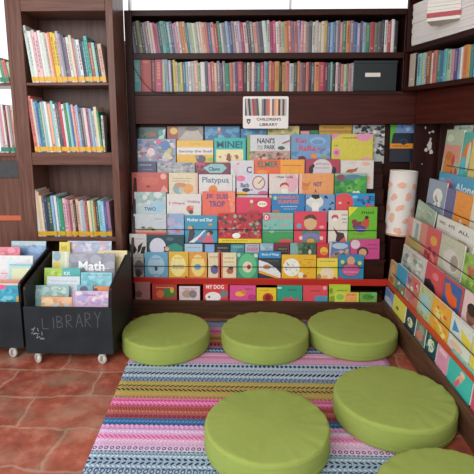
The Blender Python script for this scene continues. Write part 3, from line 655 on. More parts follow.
# ledge below the rail
F(0,135,150,282,'#a8706c',[('n',138,288,147,296,['#6b4a52','#8a5a5e'],3,3)],'dull mauve board book at the left end of the bottom ledge')
F(0,152,177,284.5,'#b9392f',[('e',169,293,7,5,'#4f7a3c'),('e',160,294,4,4,'#d8703c'),('l',156,287.5,172,'#e3b08c'),('e',172,290,2,3,'#d9b23c')],'dark red board book with a green shape, second on the bottom ledge')
F(0,179,200,286.5,'#e0cdd0',[('e',187,294,5,4,'#b79a8a'),('e',193,294,4,4,'#8d7f80'),('l',183,289,197,'#c05c8a')],'small whitish pink board book with animals on the bottom ledge')
F(0,203,228.5,284,'#d63a3c',[('t',206,285,224,289,'MY DOG','#f3ece8'),('e',213,297,8,5,'#f0e9e6'),('e',224,294,4,4,'#7b7a80'),('e',209,297,1.2,1,'#22222a')],'red board book titled MY DOG with a white dog')
F(0,229.5,256,285.5,'#dd4f92',[('e',240,294,5,2.4,'#eeb43a'),('e',244,292,3,2,'#d9822e'),('l',245,289,252,'#7c2a5a'),('e',252,297,4,3,'#b93c78')],'bright pink board book with a yellow creature on the bottom ledge')
F(0,256.5,276.5,288,'#e8c62e',[('e',268,298,5.5,5,'#c63a2a'),('e',268,297.5,3,3,'#7c2418'),('l',260,290.5,268,'#b08a1c')],'yellow board book with a red round shape on the bottom ledge')
F(0,277,302.5,285.5,'#2f9a80',[('p',[(282,302),(284,297),(288,299),(291,296),(294,300),(298,298),(300,302)],'#d84a62'),('l',288,290,297,'#1d4a48'),('e',279,288,3,1,'#bfe0cc')],'teal green board book with pink spiky shapes on the bottom ledge')
F(0,303,328,285.5,'#db4a56',[('r',315,296,328,302,'#4f93b0'),('l',310,291,321,'#8a2030'),('e',325,288,2,2,'#e9a2a8')],'red-pink board book with a blue lower corner on the bottom ledge')
F(0,329,350.5,284.5,'#b3c83a',[('l',337,290.5,347,'#405020'),('e',331,291,2,3,'#6f9a30'),('e',333,299,4,3,'#88a02c')],'lime green board book standing near the right end of the bottom ledge')
# low strip books in front
F(0,334.5,359,292.5,'#d2d154',[('r',345,292.5,357,302,'#e8a55a'),('l',347,295,356,'#b0503a'),('e',340,297,4,3,'#8cc04c')],'low yellow and orange strip book in front of the lime one',dy=-0.0125,t=0.008)
F(0,359.5,377,292.5,'#7aa84e',[('e',368,297,6,3,'#4f8a3c'),('e',374,294,3,2,'#5ec06a'),('l',368,297,374,'#2f4a24')],'low green strip book at the right end of the bottom ledge',dy=-0.0125,t=0.008)
# row on the red rail
F(1,133,143.5,254,'#a9aaa2',[('e',139,268,5,8,'#6d6468'),('e',138,273,3,4,'#3f3a40'),('l',135,258,142,'#6b6f68')],'grey board book with a dark animal, leftmost on the red rail',t=0.016)
F(1,144.5,168,252.5,'#6ba4c4',[('e',156,266,8.5,11,'#a5c9dc'),('e',156,268.5,1.6,2.4,'#4b4a50'),('l',151,259,161,'#4d7fa0'),('l',150,275,162,'#3d6f92')],'light blue board book with a pale centre standing on the red rail',t=0.016)
F(1,168.5,188.5,252,'#e3b23e',[('e',178,265.5,8,11,'#efdf92'),('l',172.5,268,184,'#c0462c',1.3),('l',172.5,265.5,184,'#7f9ab0',1.3),('e',186,277,1.2,1.2,'#8a3a24'),('l',174,258,183,'#d9a854')],'yellow board book with a pale oval, left of the orange-yellow one on the rail',t=0.016)
F(1,189,207,252.5,'#e0993a',[('e',198,265.5,7,11,'#ecd27e'),('e',197.5,267,3.5,3,'#6f9fb8'),('l',192.5,258,203,'#b5762c')],'orange-yellow board book with a pale oval and blue picture on the rail',t=0.016)
F(1,208,219.5,253,'#e0cfa9',[('e',214.5,269.5,4,4.5,'#5f5f96'),('e',216,267,1.5,1.5,'#35365c'),('l',209.5,257,218,'#b07a5a'),('r',218,253,219.5,280,'#d8644a')],'cream board book with a violet creature standing on the red rail',t=0.016)
F(1,221,236.5,253,'#e2d4b0',[('r',221,253,222.8,280,'#dd6a50'),('e',230,271,3.6,3,'#b45a44'),('e',231,268,2.6,1.6,'#4b3c40'),('l',224.5,258,234,'#b58a64'),('l',224.5,262,234,'#b58a64')],'cream board book with a reddish creature and salmon edge on the rail',t=0.016)
F(1,237,258,253,'#3e8f7a',[('e',247.5,266,9.3,12.3,'#5dbb82'),('e',247.5,267,5,5.5,'#e6d2bd'),('e',249,267,2,2.5,'#a8454a'),('e',238.5,255,2,2,'#a8cfc0'),('e',256,255.5,2.2,2,'#c8d8c8')],'green board book with a light green oval and round centre on the rail',t=0.016)
F(1,258.5,281,251.5,'#2c2f3a',[('r',258.5,251.5,281,258,'#2c8bc4'),('t',262,253.5,279,256,'Book of Things','#e8f1f4'),('p',[(258.5,260),(268,263),(276,268),(281,273),(281,279),(270,275),(258.5,270)],'#dfe3e4'),('e',267,267,4,2.5,'#c48a64'),('p',[(258.5,270),(281,278),(281,280),(258.5,273)],'#dfa23c'),('l',266,261,279,'#4f6a52')],'black board book with a blue top and a white slanting shape on the rail',t=0.016)
F(1,281.5,316.5,255,'#e4b026',[('e',291.5,267.5,8.5,9,'#ecebe2'),('n',285,261,298,274,['#7a8a92','#c98a5a'],12,0.7),('e',301,275,3,3,'#e9e2cf'),('e',305,276,2,1.6,'#b3622c'),('l',304,259.5,314,'#a97c20'),('n',300,262,314,273,['#d99a1e'],6,2)],'wide golden yellow board book with a white speckled shape on the rail',t=0.016)
F(1,317,338,258.5,'#e6d044',[('e',327.5,273,7,6.5,'#e9d6b5'),('l',319.5,261.3,335,'#8a8a58',1.4),('e',319,277,2.4,3,'#9a8a5a'),('e',325,277,3,2,'#e5b87a'),('e',335,279,2,2,'#c44a60')],'smaller yellow board book with a pale round face on the rail',t=0.016)
F(1,338.5,364,255,'#2a83ad',[('e',351,269,9.5,8,'#3f6a4a'),('e',351,261,4,4.5,'#d7a07a'),('e',351,270,9,6,'#c8588e'),('l',344,268,358,'#e0a0b8',1.5),('l',344,272,358,'#e0a0b8',1.5),('e',342.5,262,2,2,'#c8cf6a'),('e',360,263,2,2,'#c8cf6a'),('e',340.5,278,2,2,'#c23c6a')],'blue board book with a pink leafy figure at the right end of the rail',t=0.016)
# second row
F(2,129.5,146.5,234,'#cfc8c8',[('p',[(129.5,243),(133,248),(131,253),(129.5,253)],'#2a2528'),('p',[(133,243),(137,250),(134,254)],'#2a2528'),('p',[(138,246),(143,242),(140,251),(137,254)],'#2a2528'),('p',[(142,247),(146,246),(144,254),(140,254)],'#2a2528'),('l',135,239,144,'#a89ca0')],'white book with black zebra stripes at the left end of the rack')
F(2,147,184,235,'#1f4650',[('e',157.5,247,8.3,9,'#d5d3e2'),('p',[(163,252),(167,246),(176,243),(183,247),(183,253),(163,253)],'#1f8a78'),('p',[(163.5,247),(168,246),(169,252),(165,253)],'#43262a'),('e',167,249,2.2,2.2,'#dba58a'),('e',170,239,4,1.8,'#4f6a6e')],'dark teal book with a large white moon')
F(2,184.5,202.5,244,'#aac4d6',[('l',187,247.5,200,'#7f9cb6')],'pale blue book under the flying children book, left of a blue one')
F(2,203,214.5,244.5,'#7fa6d2',[('r',203,244.5,205,262,'#2a3244')],'blue book with a dark edge in the row above the rail')
F(2,215,230,244,'#16202c',[('l',217.5,248,228,'#9a9a72'),('n',216,251,228,254,['#8a4a54','#3f5a6a'],6,1.5)],'near-black book above the cream creature books')
F(2,230.5,244.5,244.5,'#4c8f9a',[('l',233,247,242,'#8fc0c0'),('e',241,251,4,3,'#3a7a80')],'muted teal book above the green oval book')
F(2,245,259.5,244,'#a9b0c4',[('t',246.5,247.5,258.5,251,'SHEEP','#cf5264'),('l',248,245.8,257,'#7f8498')],'grey-lavender book with red letters beside the muted teal one')
F(2,260,273.5,243.5,'#8fb0c0',[('n',261,245,272,252,['#a8c2d0','#7a98ac'],5,2)],'plain blue-grey book above the black and blue board book')
F(2,274,289.5,243,'#7a2238',[('r',277,247,288,254,'#251a20'),('t',278,248,287.5,249.8,'NIGHT','#6f9a5a'),('l',278,251.5,287,'#a03c4a')],'dark maroon book with a black panel above the yellow speckled book')
F(2,290,316.5,243,'#3b5a48',[('r',290,243,298,258,'#7faaa8'),('n',298,245,314,254,['#2c4a34','#4f7a52','#1f3a2c'],10,2.6),('e',310,252,1.6,2.5,'#c8c2b0'),('e',300,252,2.5,1.8,'#7a8a60')],'dark green forest picture book above the golden yellow one')
F(2,317,328.5,243.5,'#c8323a',[('e',324,251,4,4,'#e0b43a'),('e',324,253,3,1.5,'#d87a3a')],'narrow red book with a yellow animal')
F(2,329,350,242,'#4f78ac',[('e',340,246,8,3,'#b0c0d4'),('p',[(329,258),(336,251),(344,253),(350,252),(350,258)],'#b0806c'),('n',331,249,349,255,['#35507c','#c89a84'],6,2.2),('p',[(329,242),(332,242),(330,258),(329,258)],'#c4bcb8')],'blue sky and hills picture book above the smaller yellow one')
F(2,350.5,380,239.5,'#c64a86',[('e',355.5,244.5,4.8,4.5,'#d8c2cc'),('e',363,252,6,5,'#3f2a3c'),('e',363,253,4,4,'#d79f74'),('l',368,245,378,'#8a2c64',1.3),('l',369,249,378,'#8a2c64',1.3)],'magenta book with a face, at the right above the blue leafy one',roll=-1)
# third row
F(3,133.5,166.5,214,'#c3cad0',[('p',[(133.5,232),(140,229),(150,227),(160,231),(166,229),(166,233),(133.5,234)],'#c49a84'),('r',133.5,232.5,166.5,236,'#cf4c48'),('r',133.5,236,166.5,244,'#e0d6cf'),('e',143,227.5,2,1,'#4f5a4a'),('e',150,228,2.4,1.2,'#7a9a5a'),('e',153,229.5,2,1,'#1f2024'),('l',155,219,163,'#8f96a0')],'pale grey book with small figures at the left of the middle row')
F(3,167,184,214,'#8fa8cc',[('r',167,214,169,243,'#7f8a9c'),('n',170,217,182,232,['#a0b6d8','#98a0c8','#b0a8c8'],6,4),('e',178,231,2.5,2,'#c47a84')],'lavender blue book behind the left edge of the flying children one')
F(3,184.5,217.5,215.5,'#3a93b4',[('t',187,218,213,221.5,'Mother and Shar','#dfe9ec'),('p',[(187,243),(190,226),(193,226),(195,234),(191,243)],'#4f3c40'),('e',190,228,2.6,2,'#d8a070'),('p',[(188,243),(198,236),(205,229),(206,230),(199,238),(194,243)],'#dfe4e6'),('e',200.5,239,2.4,2.2,'#cf4f8a'),('p',[(203,243),(206,235),(211,234),(214,243)],'#d8647c'),('e',210,232.5,3.5,2.2,'#3a2a30'),('e',208.5,234,1.6,1.8,'#d8a080'),('e',210.5,224.5,2,1.2,'#d8924a')],'blue book with two children and white title, left of the red crowd one',dy=-0.003)
F(3,218,262,213.5,'#b8353e',[('n',219,214,261,237,['#3f5a4c','#d2646a','#8a2a34','#c88a6a','#4a3a4c','#d84a4c','#94b0a0','#6a2c30'],95,1.7),('e',236.5,235.5,4.2,2.8,'#f0ece8'),('r',218,238.5,262,243,'#e6cc1e'),('l',222,240.7,248,'#9a8a20')],'red book crowded with tiny figures and a yellow bottom band')
F(3,262.5,293.5,213,'#7fbcae',[('r',262.5,231.5,293.5,243.5,'#3c9a5a'),('e',266.5,217.5,4,3.6,'#d25a6c'),('t',264.7,215.4,268.3,219.7,'D','#f4f0ea'),('t',271,215,292,219,'INOSAURS','#d88a94'),('e',286,241,7,2,'#cc5a50'),('n',265,224,291,231,['#9acabd','#6aa6a0'],7,2.3),('e',284,225,2.4,1,'#d88a94')],'aqua and green book with a big pink letter D')
F(3,294,327,211.5,'#d94258',[('e',310.5,223,6.5,7,'#d8b083'),('p',[(304,220),(305,216.5),(309,214.5),(313,214.5),(316,217),(317,220.5),(311,218)],'#5a3b34'),('p',[(302,242),(302,231),(307,229.5),(311,232),(315,229.5),(320,231),(320,242)],'#3f8a72'),('p',[(301,236),(307,233),(315,233),(321,236),(318,241),(311,236),(304,241)],'#8a74b4'),('e',311,241,4,2.5,'#d9a23c'),('e',299,226,2.6,2.4,'#6fa0c0'),('e',301,238,1.8,2,'#f0c8b8'),('e',322,238,1.8,2,'#f0c8b8'),('e',322,227,2.5,1.5,'#eaa0a0')],'pink-red book with a child in a green top')
F(3,328.5,348,210.5,'#e2dacb',[('e',335,217.5,3.5,2.8,'#c8505a'),('e',335,219.5,2.5,2,'#efe4d8'),('l',342,215,347,'#5a5a60'),('l',342,219,347,'#5a5a60'),('l',343,222.5,347,'#5a5a60'),('p',[(333,227),(338,232),(344,233),(346,239),(340,243),(336,241),(337,235)],'#4a2838'),('p',[(338,243),(345,237),(347,241),(346,245)],'#d8684c')],'cream book with a dark beetle, left of the green hen one')
F(3,348.5,377.5,207,'#6cb82e',[('p',[(348.5,207),(358,207),(348.5,217)],'#e3d72a'),('t',361.5,210.5,374,214,'moi','#3c5a24'),('e',360,226,7.5,4.5,'#7a3c50'),('p',[(361,224),(366,217),(370,220),(369,228),(363,228)],'#c8503a'),('e',361,229,6,3.4,'#54509a'),('e',354.5,222,3,2.6,'#8f3240'),('l',356,229.5,368,'#b09ac0'),('e',367,217.5,2,1.8,'#3c2c2c'),('l',353,234,366,'#8f4a3c')],'bright green book with a purple hen and yellow corner',dy=-0.003)
# fourth row
F(4,134,166,192,'#b9ccd0',[('n',134,193,165,206,['#9ab8ae','#a7c0c0','#d0dada','#8fb0aa'],24,4),('e',158,206,7,6,'#a0c6d8'),('t',144,207,156,211,'TWO','#3c72a4')],'misty grey-blue book titled TWO at the left of the rack')
F(4,166.5,201.5,194,'#dcd6d2',[('t',169,202,185,204.5,'I Want','#bf5a86'),('t',187,200.4,200,203.6,'Walking','#a0709c'),('e',190,209,3.6,3.6,'#d2694c'),('e',191,212,2.4,2,'#5a4a44'),('e',192,206.6,2,1.2,'#d8a078')],'off-white book with pink curving title and a small red figure')
F(4,202,235.5,191.5,'#e66a54',[('t',205.5,194,213.5,199,'JE','#3d4a8a'),('t',216.5,194,228.5,199,'SUIS','#3d4a8a'),('t',209,201,225,207,'TROP','#3d4a8a'),('p',[(228,192),(235.5,192),(235.5,212),(231,212)],'#ef8a70'),('n',226,196,234,210,['#f09a80','#e85a44'],6,1.8)],'orange-red book with uneven blue capitals',dy=-0.004)
F(4,236,271,197.5,'#d93a5e',[('e',262.5,204,5,3,'#efe6cf'),('l',259,204,266.5,'#8a7a6a'),('p',[(249,211),(251,202),(253,202),(254,206),(252,212)],'#b4634c'),('e',251.5,201.5,1.7,1.8,'#e8d2b0'),('p',[(252,204),(258,201),(258,202)],'#5a2c34'),('e',254,211.5,6,2,'#c23c48')],'hot pink book with a cream speech bubble')
F(4,271.5,305,194,'#2a7cb8',[('t',278,195.5,299,199,"HANDA'S",'#dd7a5c'),('t',278,200,299,203.6,'SURPRISE','#dd7a5c'),('e',275,198,1.8,2,'#b7c98a'),('l',281,206.5,298,'#b8d4e4'),('l',284,209,296,'#8fbcd8'),('e',276,212,4,2,'#c8704c')],'strong blue book with two lines of orange letters')
F(4,305.5,335,194.5,'#6f9cc8',[('e',315.5,202,8,6.5,'#e0ded2'),('p',[(311,197),(312,194.7),(319,194.7),(320,198),(315.5,199.5)],'#1a1f2e'),('r',312,203,319,213,'#ecebe4'),('n',324,197,334,210,['#22325a','#2c3c68'],9,1.5),('l',307,198,309,'#22325a'),('e',308,202,2,3,'#d8dce4')],'light blue book with a dark-haired white figure')
F(4,335.5,375,193.5,'#2492c8',[('e',344,202.5,9.5,9.5,'#dd4e52'),('r',335.5,195.5,344,212,'#dd4e52'),('e',340,203,1.6,1.2,'#f3c8b0'),('e',348.5,203,1.3,1,'#5a2c2a'),('t',369,196,374.5,200.5,'E','#253a84'),('n',359,196,370,207,['#253a84','#d44a64','#2c5a9c'],9,1.6),('e',355,197,3,1.5,'#7ccadc'),('p',[(364,212),(366,205),(375,205),(375,212)],'#cf5866')],'blue book with a big red face above the beetle and hen books')
# fifth row
F(5,131.5,168,172.5,'#c2554c',[('r',131.5,172.5,136.5,195,'#a83c34'),('e',163.5,176.5,3,3,'#eba79a'),('e',148,186.5,2,1.2,'#6a2a2c'),('l',143,178,156,'#d98a5a'),('p',[(160,192),(164,185),(168,190),(168,192)],'#dc9c90'),('e',150,181,9,4,'#cb6450')],'salmon-red book at the left end, above the TWO book')
F(5,168.5,198,173,'#dbcfae',[('e',178,189,5.5,5,'#8fa8ac'),('e',188,188.5,5.5,5,'#dfa05c'),('e',180,185,6,2.4,'#c98a6c'),('l',172,178.5,192,'#a09a7c'),('l',172,181,190,'#a8a488'),('e',181,190,2.5,3,'#b8c0b0'),('r',195.5,173,198,196,'#e0b8ac')],'cream book with grey and orange round shapes in the upper rack')
F(5,198.5,235.5,174.5,'#dad8d6',[('t',202,177,229,184.5,'Platypus','#6f829a'),('e',213,190,4.5,5,'#df8a3a'),('l',228,183,229.5,'#8090a0'),('r',232.5,175,233.3,196,'#8a9098')],'white book with grey-blue handwritten title and an orange shape')
F(5,236.5,268,174,'#d3cfdc',[('e',240.5,178.5,5,3,'#e0799c'),('t',240.5,183,249,187.5,'Bath','#2f4c7c'),('e',258.8,182.8,6.6,7,'#9a5a6c'),('e',258.8,182.8,5.6,6,'#e2d2be'),('p',[(258,183.5),(262.5,178.8),(263,179.4),(258.8,184)],'#7a3c44'),('e',246,190,4,2,'#2c3a4a'),('r',237,192,247,196,'#e8b83c'),('e',264,193,6,2.2,'#d86a8e'),('l',249,190,253,'#2c3a4a')],'lilac-white book with a round clock')
F(5,269,298.5,174,'#ddd3cc',[('e',292,183,6.5,9,'#e3aebb'),('t',275.5,175.8,293,178.2,'I Want To Be','#3f3f44'),('p',[(280,188),(280,185),(282,183),(286,182.4),(288.5,184),(289.5,188),(288,185.5),(285,184.5),(282,185.5)],'#b03c44'),('e',284.5,187.5,3.6,2.6,'#efc9b8'),('r',281.5,189,288,196,'#efe9e4')],'white and pink book with a small red-haired figure')
F(5,299,334,173.5,'#e59d5e',[('r',299,173.5,302,196,'#e8bcae'),('t',313.8,182,322,186.5,'NOT','#4a3480'),('t',314.5,189,317,192.8,'A','#4a3480'),('e',305,184.3,3.5,1.2,'#b9703c'),('e',305,187.5,3.4,3.2,'#d8864a'),('p',[(301,181),(304,183.5),(308,183.5),(311,181),(309,186),(303,186)],'#c87a42')],'apricot orange book with purple capitals NOT A')
F(5,334.5,367,173.5,'#3f9a48',[('r',334.5,173.5,367,176,'#93b8a8'),('e',341,177.5,5,3,'#8a4a5a'),('e',353,177,9,2.5,'#5a80a0'),('e',342,182,6,2,'#46786a'),('n',336,180,366,192,['#58b04a','#3c8a3c','#7ac05a','#2f7a44'],22,3),('l',344,184,356,'#2f6a34'),('p',[(352,193),(354,190.5),(356,191.5),(359,190.5),(361,193)],'#eee6d2')],'leafy green meadow picture book above the red face one')
# sixth row
F(6,137.5,156.5,161.5,'#3c4468',[('l',139.5,165,152,'#aab0c8',1.3),('l',143,169.5,153,'#8088a8')],'navy book peeking below the colourful collage one')
F(6,157,195,162.5,'#a9abb0',[('n',158,163,194,173,['#8a8f98','#c4c4c6','#98a4a8','#b8a8a0','#7a8088'],50,1.7)],'grey speckled book peeking below the yellow and white one')
F(6,195.5,230,162.5,'#7a3a50',[('p',[(203,168),(211,164),(223,164),(227,168),(222,173),(210,173)],'#8fc0c4'),('t',208.5,167,220,170.8,'Claws','#2c4a64'),('e',200,165,5,2.4,'#c4486c'),('n',196,166,204,173,['#5a2c44','#9a4a5a'],5,1.8)],'burgundy book with a pale blue title panel')
F(6,230.5,254,160.5,'#d6d2d6',[('t',246.5,166.5,252,173,'C','#3c4c7c'),('e',238,164,1.6,.9,'#d47a8c'),('n',232,167,245,173,['#dcc4cc','#c8ccd6'],5,2.5)],'whitish book with a letter C behind the pink clock one')
F(6,254,305,159.5,'#e5683e',[('r',280.5,159.5,305,174,'#eda23c'),('t',257.5,161.3,278.5,167.3,'ELMER','#2a7a6c'),('l',283,165.5,302,'#b46a2c',1.3),('e',262,172,6,2,'#e8903c')],'long orange book with green capitals and an amber right half',dy=-0.004)
F(6,305.5,340,159,'#b04058',[('e',322,169,10.5,10,'#d6cdd0'),('l',316,164,329,'#8a808c'),('l',315,168,330,'#9a8f9a'),('e',311,170,2.3,4.2,'#25202e'),('e',334.5,170.5,2.3,3.6,'#25202e'),('e',313,166,1.6,2,'#25202e')],'crimson book with a white cloud between two dark birds')
F(6,340.5,374,160.5,'#ddd6d2',[('p',[(345,172.5),(348,169.5),(354,169),(358,167.3),(357,171),(352,172.8)],'#b4603c'),('e',366.5,164,4,1.8,'#eab49a'),('l',349,163,356,'#e0a4b4'),('e',369,180,3,4,'#e9c2b0')],'white book with a small brown bear at the right',z0=0.86)
# seventh row
F(7,136.5,176,139,'#8f9db4',[('n',138,141,174,160,['#c8b8c4','#6d88b0','#d0c8a8','#b0688c','#5f8a8c','#e0d0cc','#4f74a8','#a8a0b8'],60,2.8),('e',165.5,145.5,4.3,5,'#4777b0'),('e',151,152,4,4,'#e6cfd2'),('e',159,142,3,2.5,'#cc5a86'),('e',170,151,2.4,2.8,'#c2bd5a')],'busy multicoloured collage book near the top left of the rack')
F(7,176.5,213.5,140.5,'#e2b646',[('r',176.5,147.5,213.5,154.5,'#e0dcd8'),('t',178.5,150,212,153.2,'Sammy the Snail','#7a6a8a'),('e',201,159,5,4,'#5e5a66'),('e',197,157,2,2,'#8f8a94'),('e',210.5,159.5,3,2,'#8fb84a'),('l',190,144,200,'#c89a3a')],'yellow book with a wide white title band near the top left')
F(7,214,246,138,'#25b5a8',[('t',216.5,141,242.5,148,'MINE!','#1c4f74'),('r',216,149.5,243.5,163,'#e8dcaa'),('n',219,155,241,161,['#b4574a','#8a6a5a','#c88a5a'],10,1.3),('p',[(226,160),(227.5,153.5),(230,153.5),(231,160)],'#8c4a48'),('e',237,157,1.3,2.5,'#a86a5c')],'turquoise book titled MINE! in dark blue')
F(7,247,290.5,135,'#cfd2d6',[('r',247,135,250,161,'#7ea84a'),('t',257,138,275,143.5,"NANI'S",'#3f3344'),('t',264.5,145,275.5,149.3,'PARK','#3f3344'),('t',257,145.5,263,147.5,'WALK','#5a8a5a'),('l',257,148.8,263,'#c05a4c'),('r',250,151,290.5,161,'#b99a90'),('n',250,152,289,160,['#c86a54','#6a8a5c','#8a7a84','#d2a46a','#e0cab6','#5a4c58'],48,1.5),('e',281.5,148,3.6,1.8,'#4c5a46'),('p',[(282,143),(290,140),(290,141.3),(283,144)],'#a8564c')],"white book titled NANI'S PARK with a busy park scene",dy=-0.004)
F(7,291,331,134.5,'#6f9cc4',[('e',318,141,8,4,'#90b4d4'),('e',318,142,6,2.4,'#6f94c0'),('t',295.5,138,306,143,'Kai','#c8406c'),('t',299,145.5,316,151,'RaRa','#cf3f66'),('t',317,147,326,150.5,'the','#cf4a70'),('e',314.5,156,3.3,2.6,'#e8922c'),('e',324,156,3,2.4,'#98a84c'),('e',302,158.5,4,2.6,'#6a2440'),('n',292,150,330,158,['#5a86b4','#86a8c8'],8,3)],'blue swirly book with pink lettering near the top of the rack')
F(7,331.5,373.5,134,'#d5c94a',[('e',364,135,9,6.5,'#e396b4'),('p',[(331.5,134),(341,134),(331.5,140)],'#d88ab0'),('e',336.5,152.5,3.8,3.8,'#e08cb4'),('e',336.5,152.5,1.8,1.8,'#c85a90'),('l',343,138,358,'#7a6c34',1.5),('e',367,158.5,5,2,'#e2a8a0'),('l',334,145.5,338,'#8a6a4a')],'mustard yellow book with pink blotches near the top right',dy=-0.004)
# top row
F(8,135.5,166,127.5,'#2c5a56',[('e',150,134.5,6,2.3,'#a8432c'),('n',138,129,148,137,['#2f7a66','#1f3a3c'],6,3),('p',[(158,139),(163,130),(166,129),(164,139)],'#b9d4d4'),('e',161,133,2.5,3,'#3c9a90')],'dark teal book with a red shape, leftmost in the top row')
F(8,167,203.5,126.5,'#8a8484',[('r',167,126.5,178,141,'#9a3c34'),('e',173.5,131,3.8,3.4,'#e3bb58'),('p',[(178,140),(186,131),(198,130),(203,137),(203,141)],'#b8b0a4'),('e',192,129,7,2,'#5f6068')],'grey book with a yellow disc on red in the top row')
F(8,204.5,240,126.5,'#3f7fae',[('e',219,132,2.4,2.8,'#c06474'),('e',219,129,1.6,1.8,'#e0b8a0'),('n',207,128,239,138,['#5a9ac0','#346f9e','#78b0cc'],20,2.8)],'sea blue book with a small pink figure in the top row')
F(8,240.5,267,129,'#4a8cb8',[('n',241,130,266,137,['#6fa8cc','#3a74a4'],10,2.8),('e',258,136,5,1.6,'#c8b48a')],'blue book in the top row just under the white sign')
F(8,267.5,299.5,126,'#d4c47e',[('n',270,127,298,135,['#e0d69a','#b8ac6a','#8fa06a'],12,2),('e',283,132,2,1.8,'#efe9c8')],'pale yellow book in the top row right of the sign')
F(8,300.5,309.5,131,'#d89a9a',[],'small pink book edge between two yellow ones, top row')
F(8,310,318.5,130.5,'#2f7a50',[],'small green book edge left of the gold one, top row')
F(8,319,352,125,'#c89c3c',[('l',323,128,345,'#8a5c24',1.6),('r',319,130.5,352,132.5,'#b4802c')],'gold book with a line of brown lettering in the top row')
F(8,352.5,385,125,'#b9bcb8',[('n',354,126,384,154,['#2c2c30','#3c3c42','#e2e2de','#77797c','#1f1f24'],70,2.2)],'black and white patterned book in the top row near the corner',z0=1.06)
F(8,390,418,124.5,'#1c2536',[('r',394,124.5,418,133,'#6f8fc0'),('n',398,126,416,131,['#4f74b4','#a0b8d8'],6,2),('p',[(390,124.5),(396.5,124.5),(396,132),(393,134),(391,146),(390,146)],'#5cae3a'),('r',389,143.5,418,148.5,'#e09026'),('l',393,146,410,'#7a3c1c'),('e',404,141.5,4,3,'#2f3f5c'),('e',404,142.5,3,2.4,'#1c2536')],'navy book with an orange band and green arm in the top corner',z0=1.07)

# right-hand rack
def side(row, x0, y0, x1, y1, hexc, prims, label, t=0.010, z0=None, dx=0.0, roll=0):
    Xr = SX[row] + dx; z0 = SZ[row] if z0 is None else z0; n = Vector((1, 0, -TA)); p0 = Vector((Xr, 0, z0))
    p = hit(x0, y0, p0, n); q = hit(x1, y1, p0, n); w = (p.y - q.y) * 0.985; zz = (p.z + q.z) / 2; h = (zz - z0) / math.cos(LEAN)
    mp = lambda x, y: (x / 100, 1 - y / 100)
    grp = 'books below the rail of the right-hand rack' if row == 0 else 'face-out books on the right-hand rack'
    FB(w, h, t, hexc, int(x0 * 3 + y0)).build(prims, mp, (Xr, (p.y + q.y) / 2, z0 + 0.0005 + abs(math.sin(math.radians(roll))) * w / 2),
        (Matrix.Rotation(-math.pi / 2, 3, 'Z') @ Matrix.Rotation(-LEAN, 3, 'X') @ Matrix.Rotation(math.radians(roll), 3, 'Y')).to_euler(), label, grp)
G = side
G(0,386,288,394,294,'#7f95c0',[('e',50,80,50,30,'#c3cbd8'),('e',40,30,30,20,'#6a80b4')],'blue and white board book below the side rail, nearest the corner')
G(0,394.5,294,406,306,'#dfd860',[('e',40,60,12,10,'#6a6a3a'),('l',30,30,80,'#a8a040',6)],'pale yellow board book below the side rail')
G(0,407,307.5,416.5,318,'#23404c',[('e',50,55,28,24,'#dfe0c4'),('e',50,58,12,12,'#dcc04a'),('n',10,20,90,90,['#2f6a6a','#4a8a7a'],6,10)],'dark board book with a white and yellow flower, third below the side rail')
G(0,417.5,319,426.5,328,'#6f7f70',[('e',45,65,35,22,'#d87c74'),('e',60,30,30,20,'#93a08c')],'grey-green board book with a pink shape below the side rail')
G(0,427.5,329.5,438,341,'#1f4a52',[('e',50,50,30,28,'#dfe6da'),('n',10,10,90,90,['#3a9a8a','#dcd26a','#5ab0a8'],10,10)],'dark teal board book with pale flowers left of the pink one')
G(0,439,342,449.5,353.5,'#e09ab4',[('r',15,15,85,30,'#efc6d2'),('l',20,45,80,'#a85a7c',8),('l',20,55,80,'#a85a7c',8)],'pink board book left of the large turquoise one')
G(0,451,349,474.5,374,'#3fbcb0',[('p',[(35,85),(45,55),(60,40),(70,45),(60,65),(50,85)],'#e2ae9a'),('e',62,38,10,8,'#e8c8b0'),('p',[(30,90),(50,60),(58,66),(45,92)],'#d86a7a'),('l',25,14,75,'#8fe0d4',8)],'large turquoise board book with a running figure below the side rail')
G(0,476,376,492,394,'#d4566c',[('e',50,50,30,30,'#eee4dc')],'red-pink board book at the right edge below the side rail')
G(1,391,259.5,397.5,265,'#c49a6c',[('e',50,40,30,25,'#d8b48a'),('e',50,80,30,12,'#a86a4a')],'tan board book at the corner end of the side rail',t=0.014)
G(1,398,263.5,408,271,'#4aa0c4',[('r',0,65,100,100,'#5a9a6a'),('n',10,65,90,95,['#c86a4a','#e0d8c0','#3a7a8a'],8,9)],'sky blue board book on the side rail near the corner',t=0.014)
G(1,408.5,271,420.5,283.5,'#c87a70',[('n',5,5,95,95,['#e0a48a','#5a8ab0','#e8d8cc','#c8485a','#7ab0c8','#e0763c'],26,12)],'multicoloured red and blue board book on the side rail',t=0.014)
G(1,421,283,433.5,296.5,'#b9c596',[('e',50,50,36,32,'#a4ccd2'),('n',5,5,95,20,['#d8c88a','#9ab07a'],6,9),('n',5,80,95,95,['#d8c88a','#9ab07a'],6,9)],'pale green board book with a light blue oval on the side rail',t=0.014)
G(1,434,294.5,452,313.5,'#e6a93c',[('e',40,45,28,25,'#efc86a'),('n',10,20,90,90,['#e88a3a','#eee08a','#e05a44','#c8b83a'],16,10)],'amber yellow board book with orange shapes on the side rail',t=0.014)
G(1,452.5,312,474,334,'#d8dcd2',[('p',[(15,10),(45,35),(12,45)],'#3f94c4'),('p',[(50,20),(100,35),(100,60),(60,50)],'#e4d24a'),('l',15,60,70,'#5a6a9a',9),('e',40,80,30,12,'#e0c0a4')],'white board book with a blue triangle on the side rail',t=0.014)
G(1,475,333,492,352,'#e0d05a',[('e',50,50,30,30,'#e8ecec')],'yellow board book on the side rail at the picture edge',t=0.014)
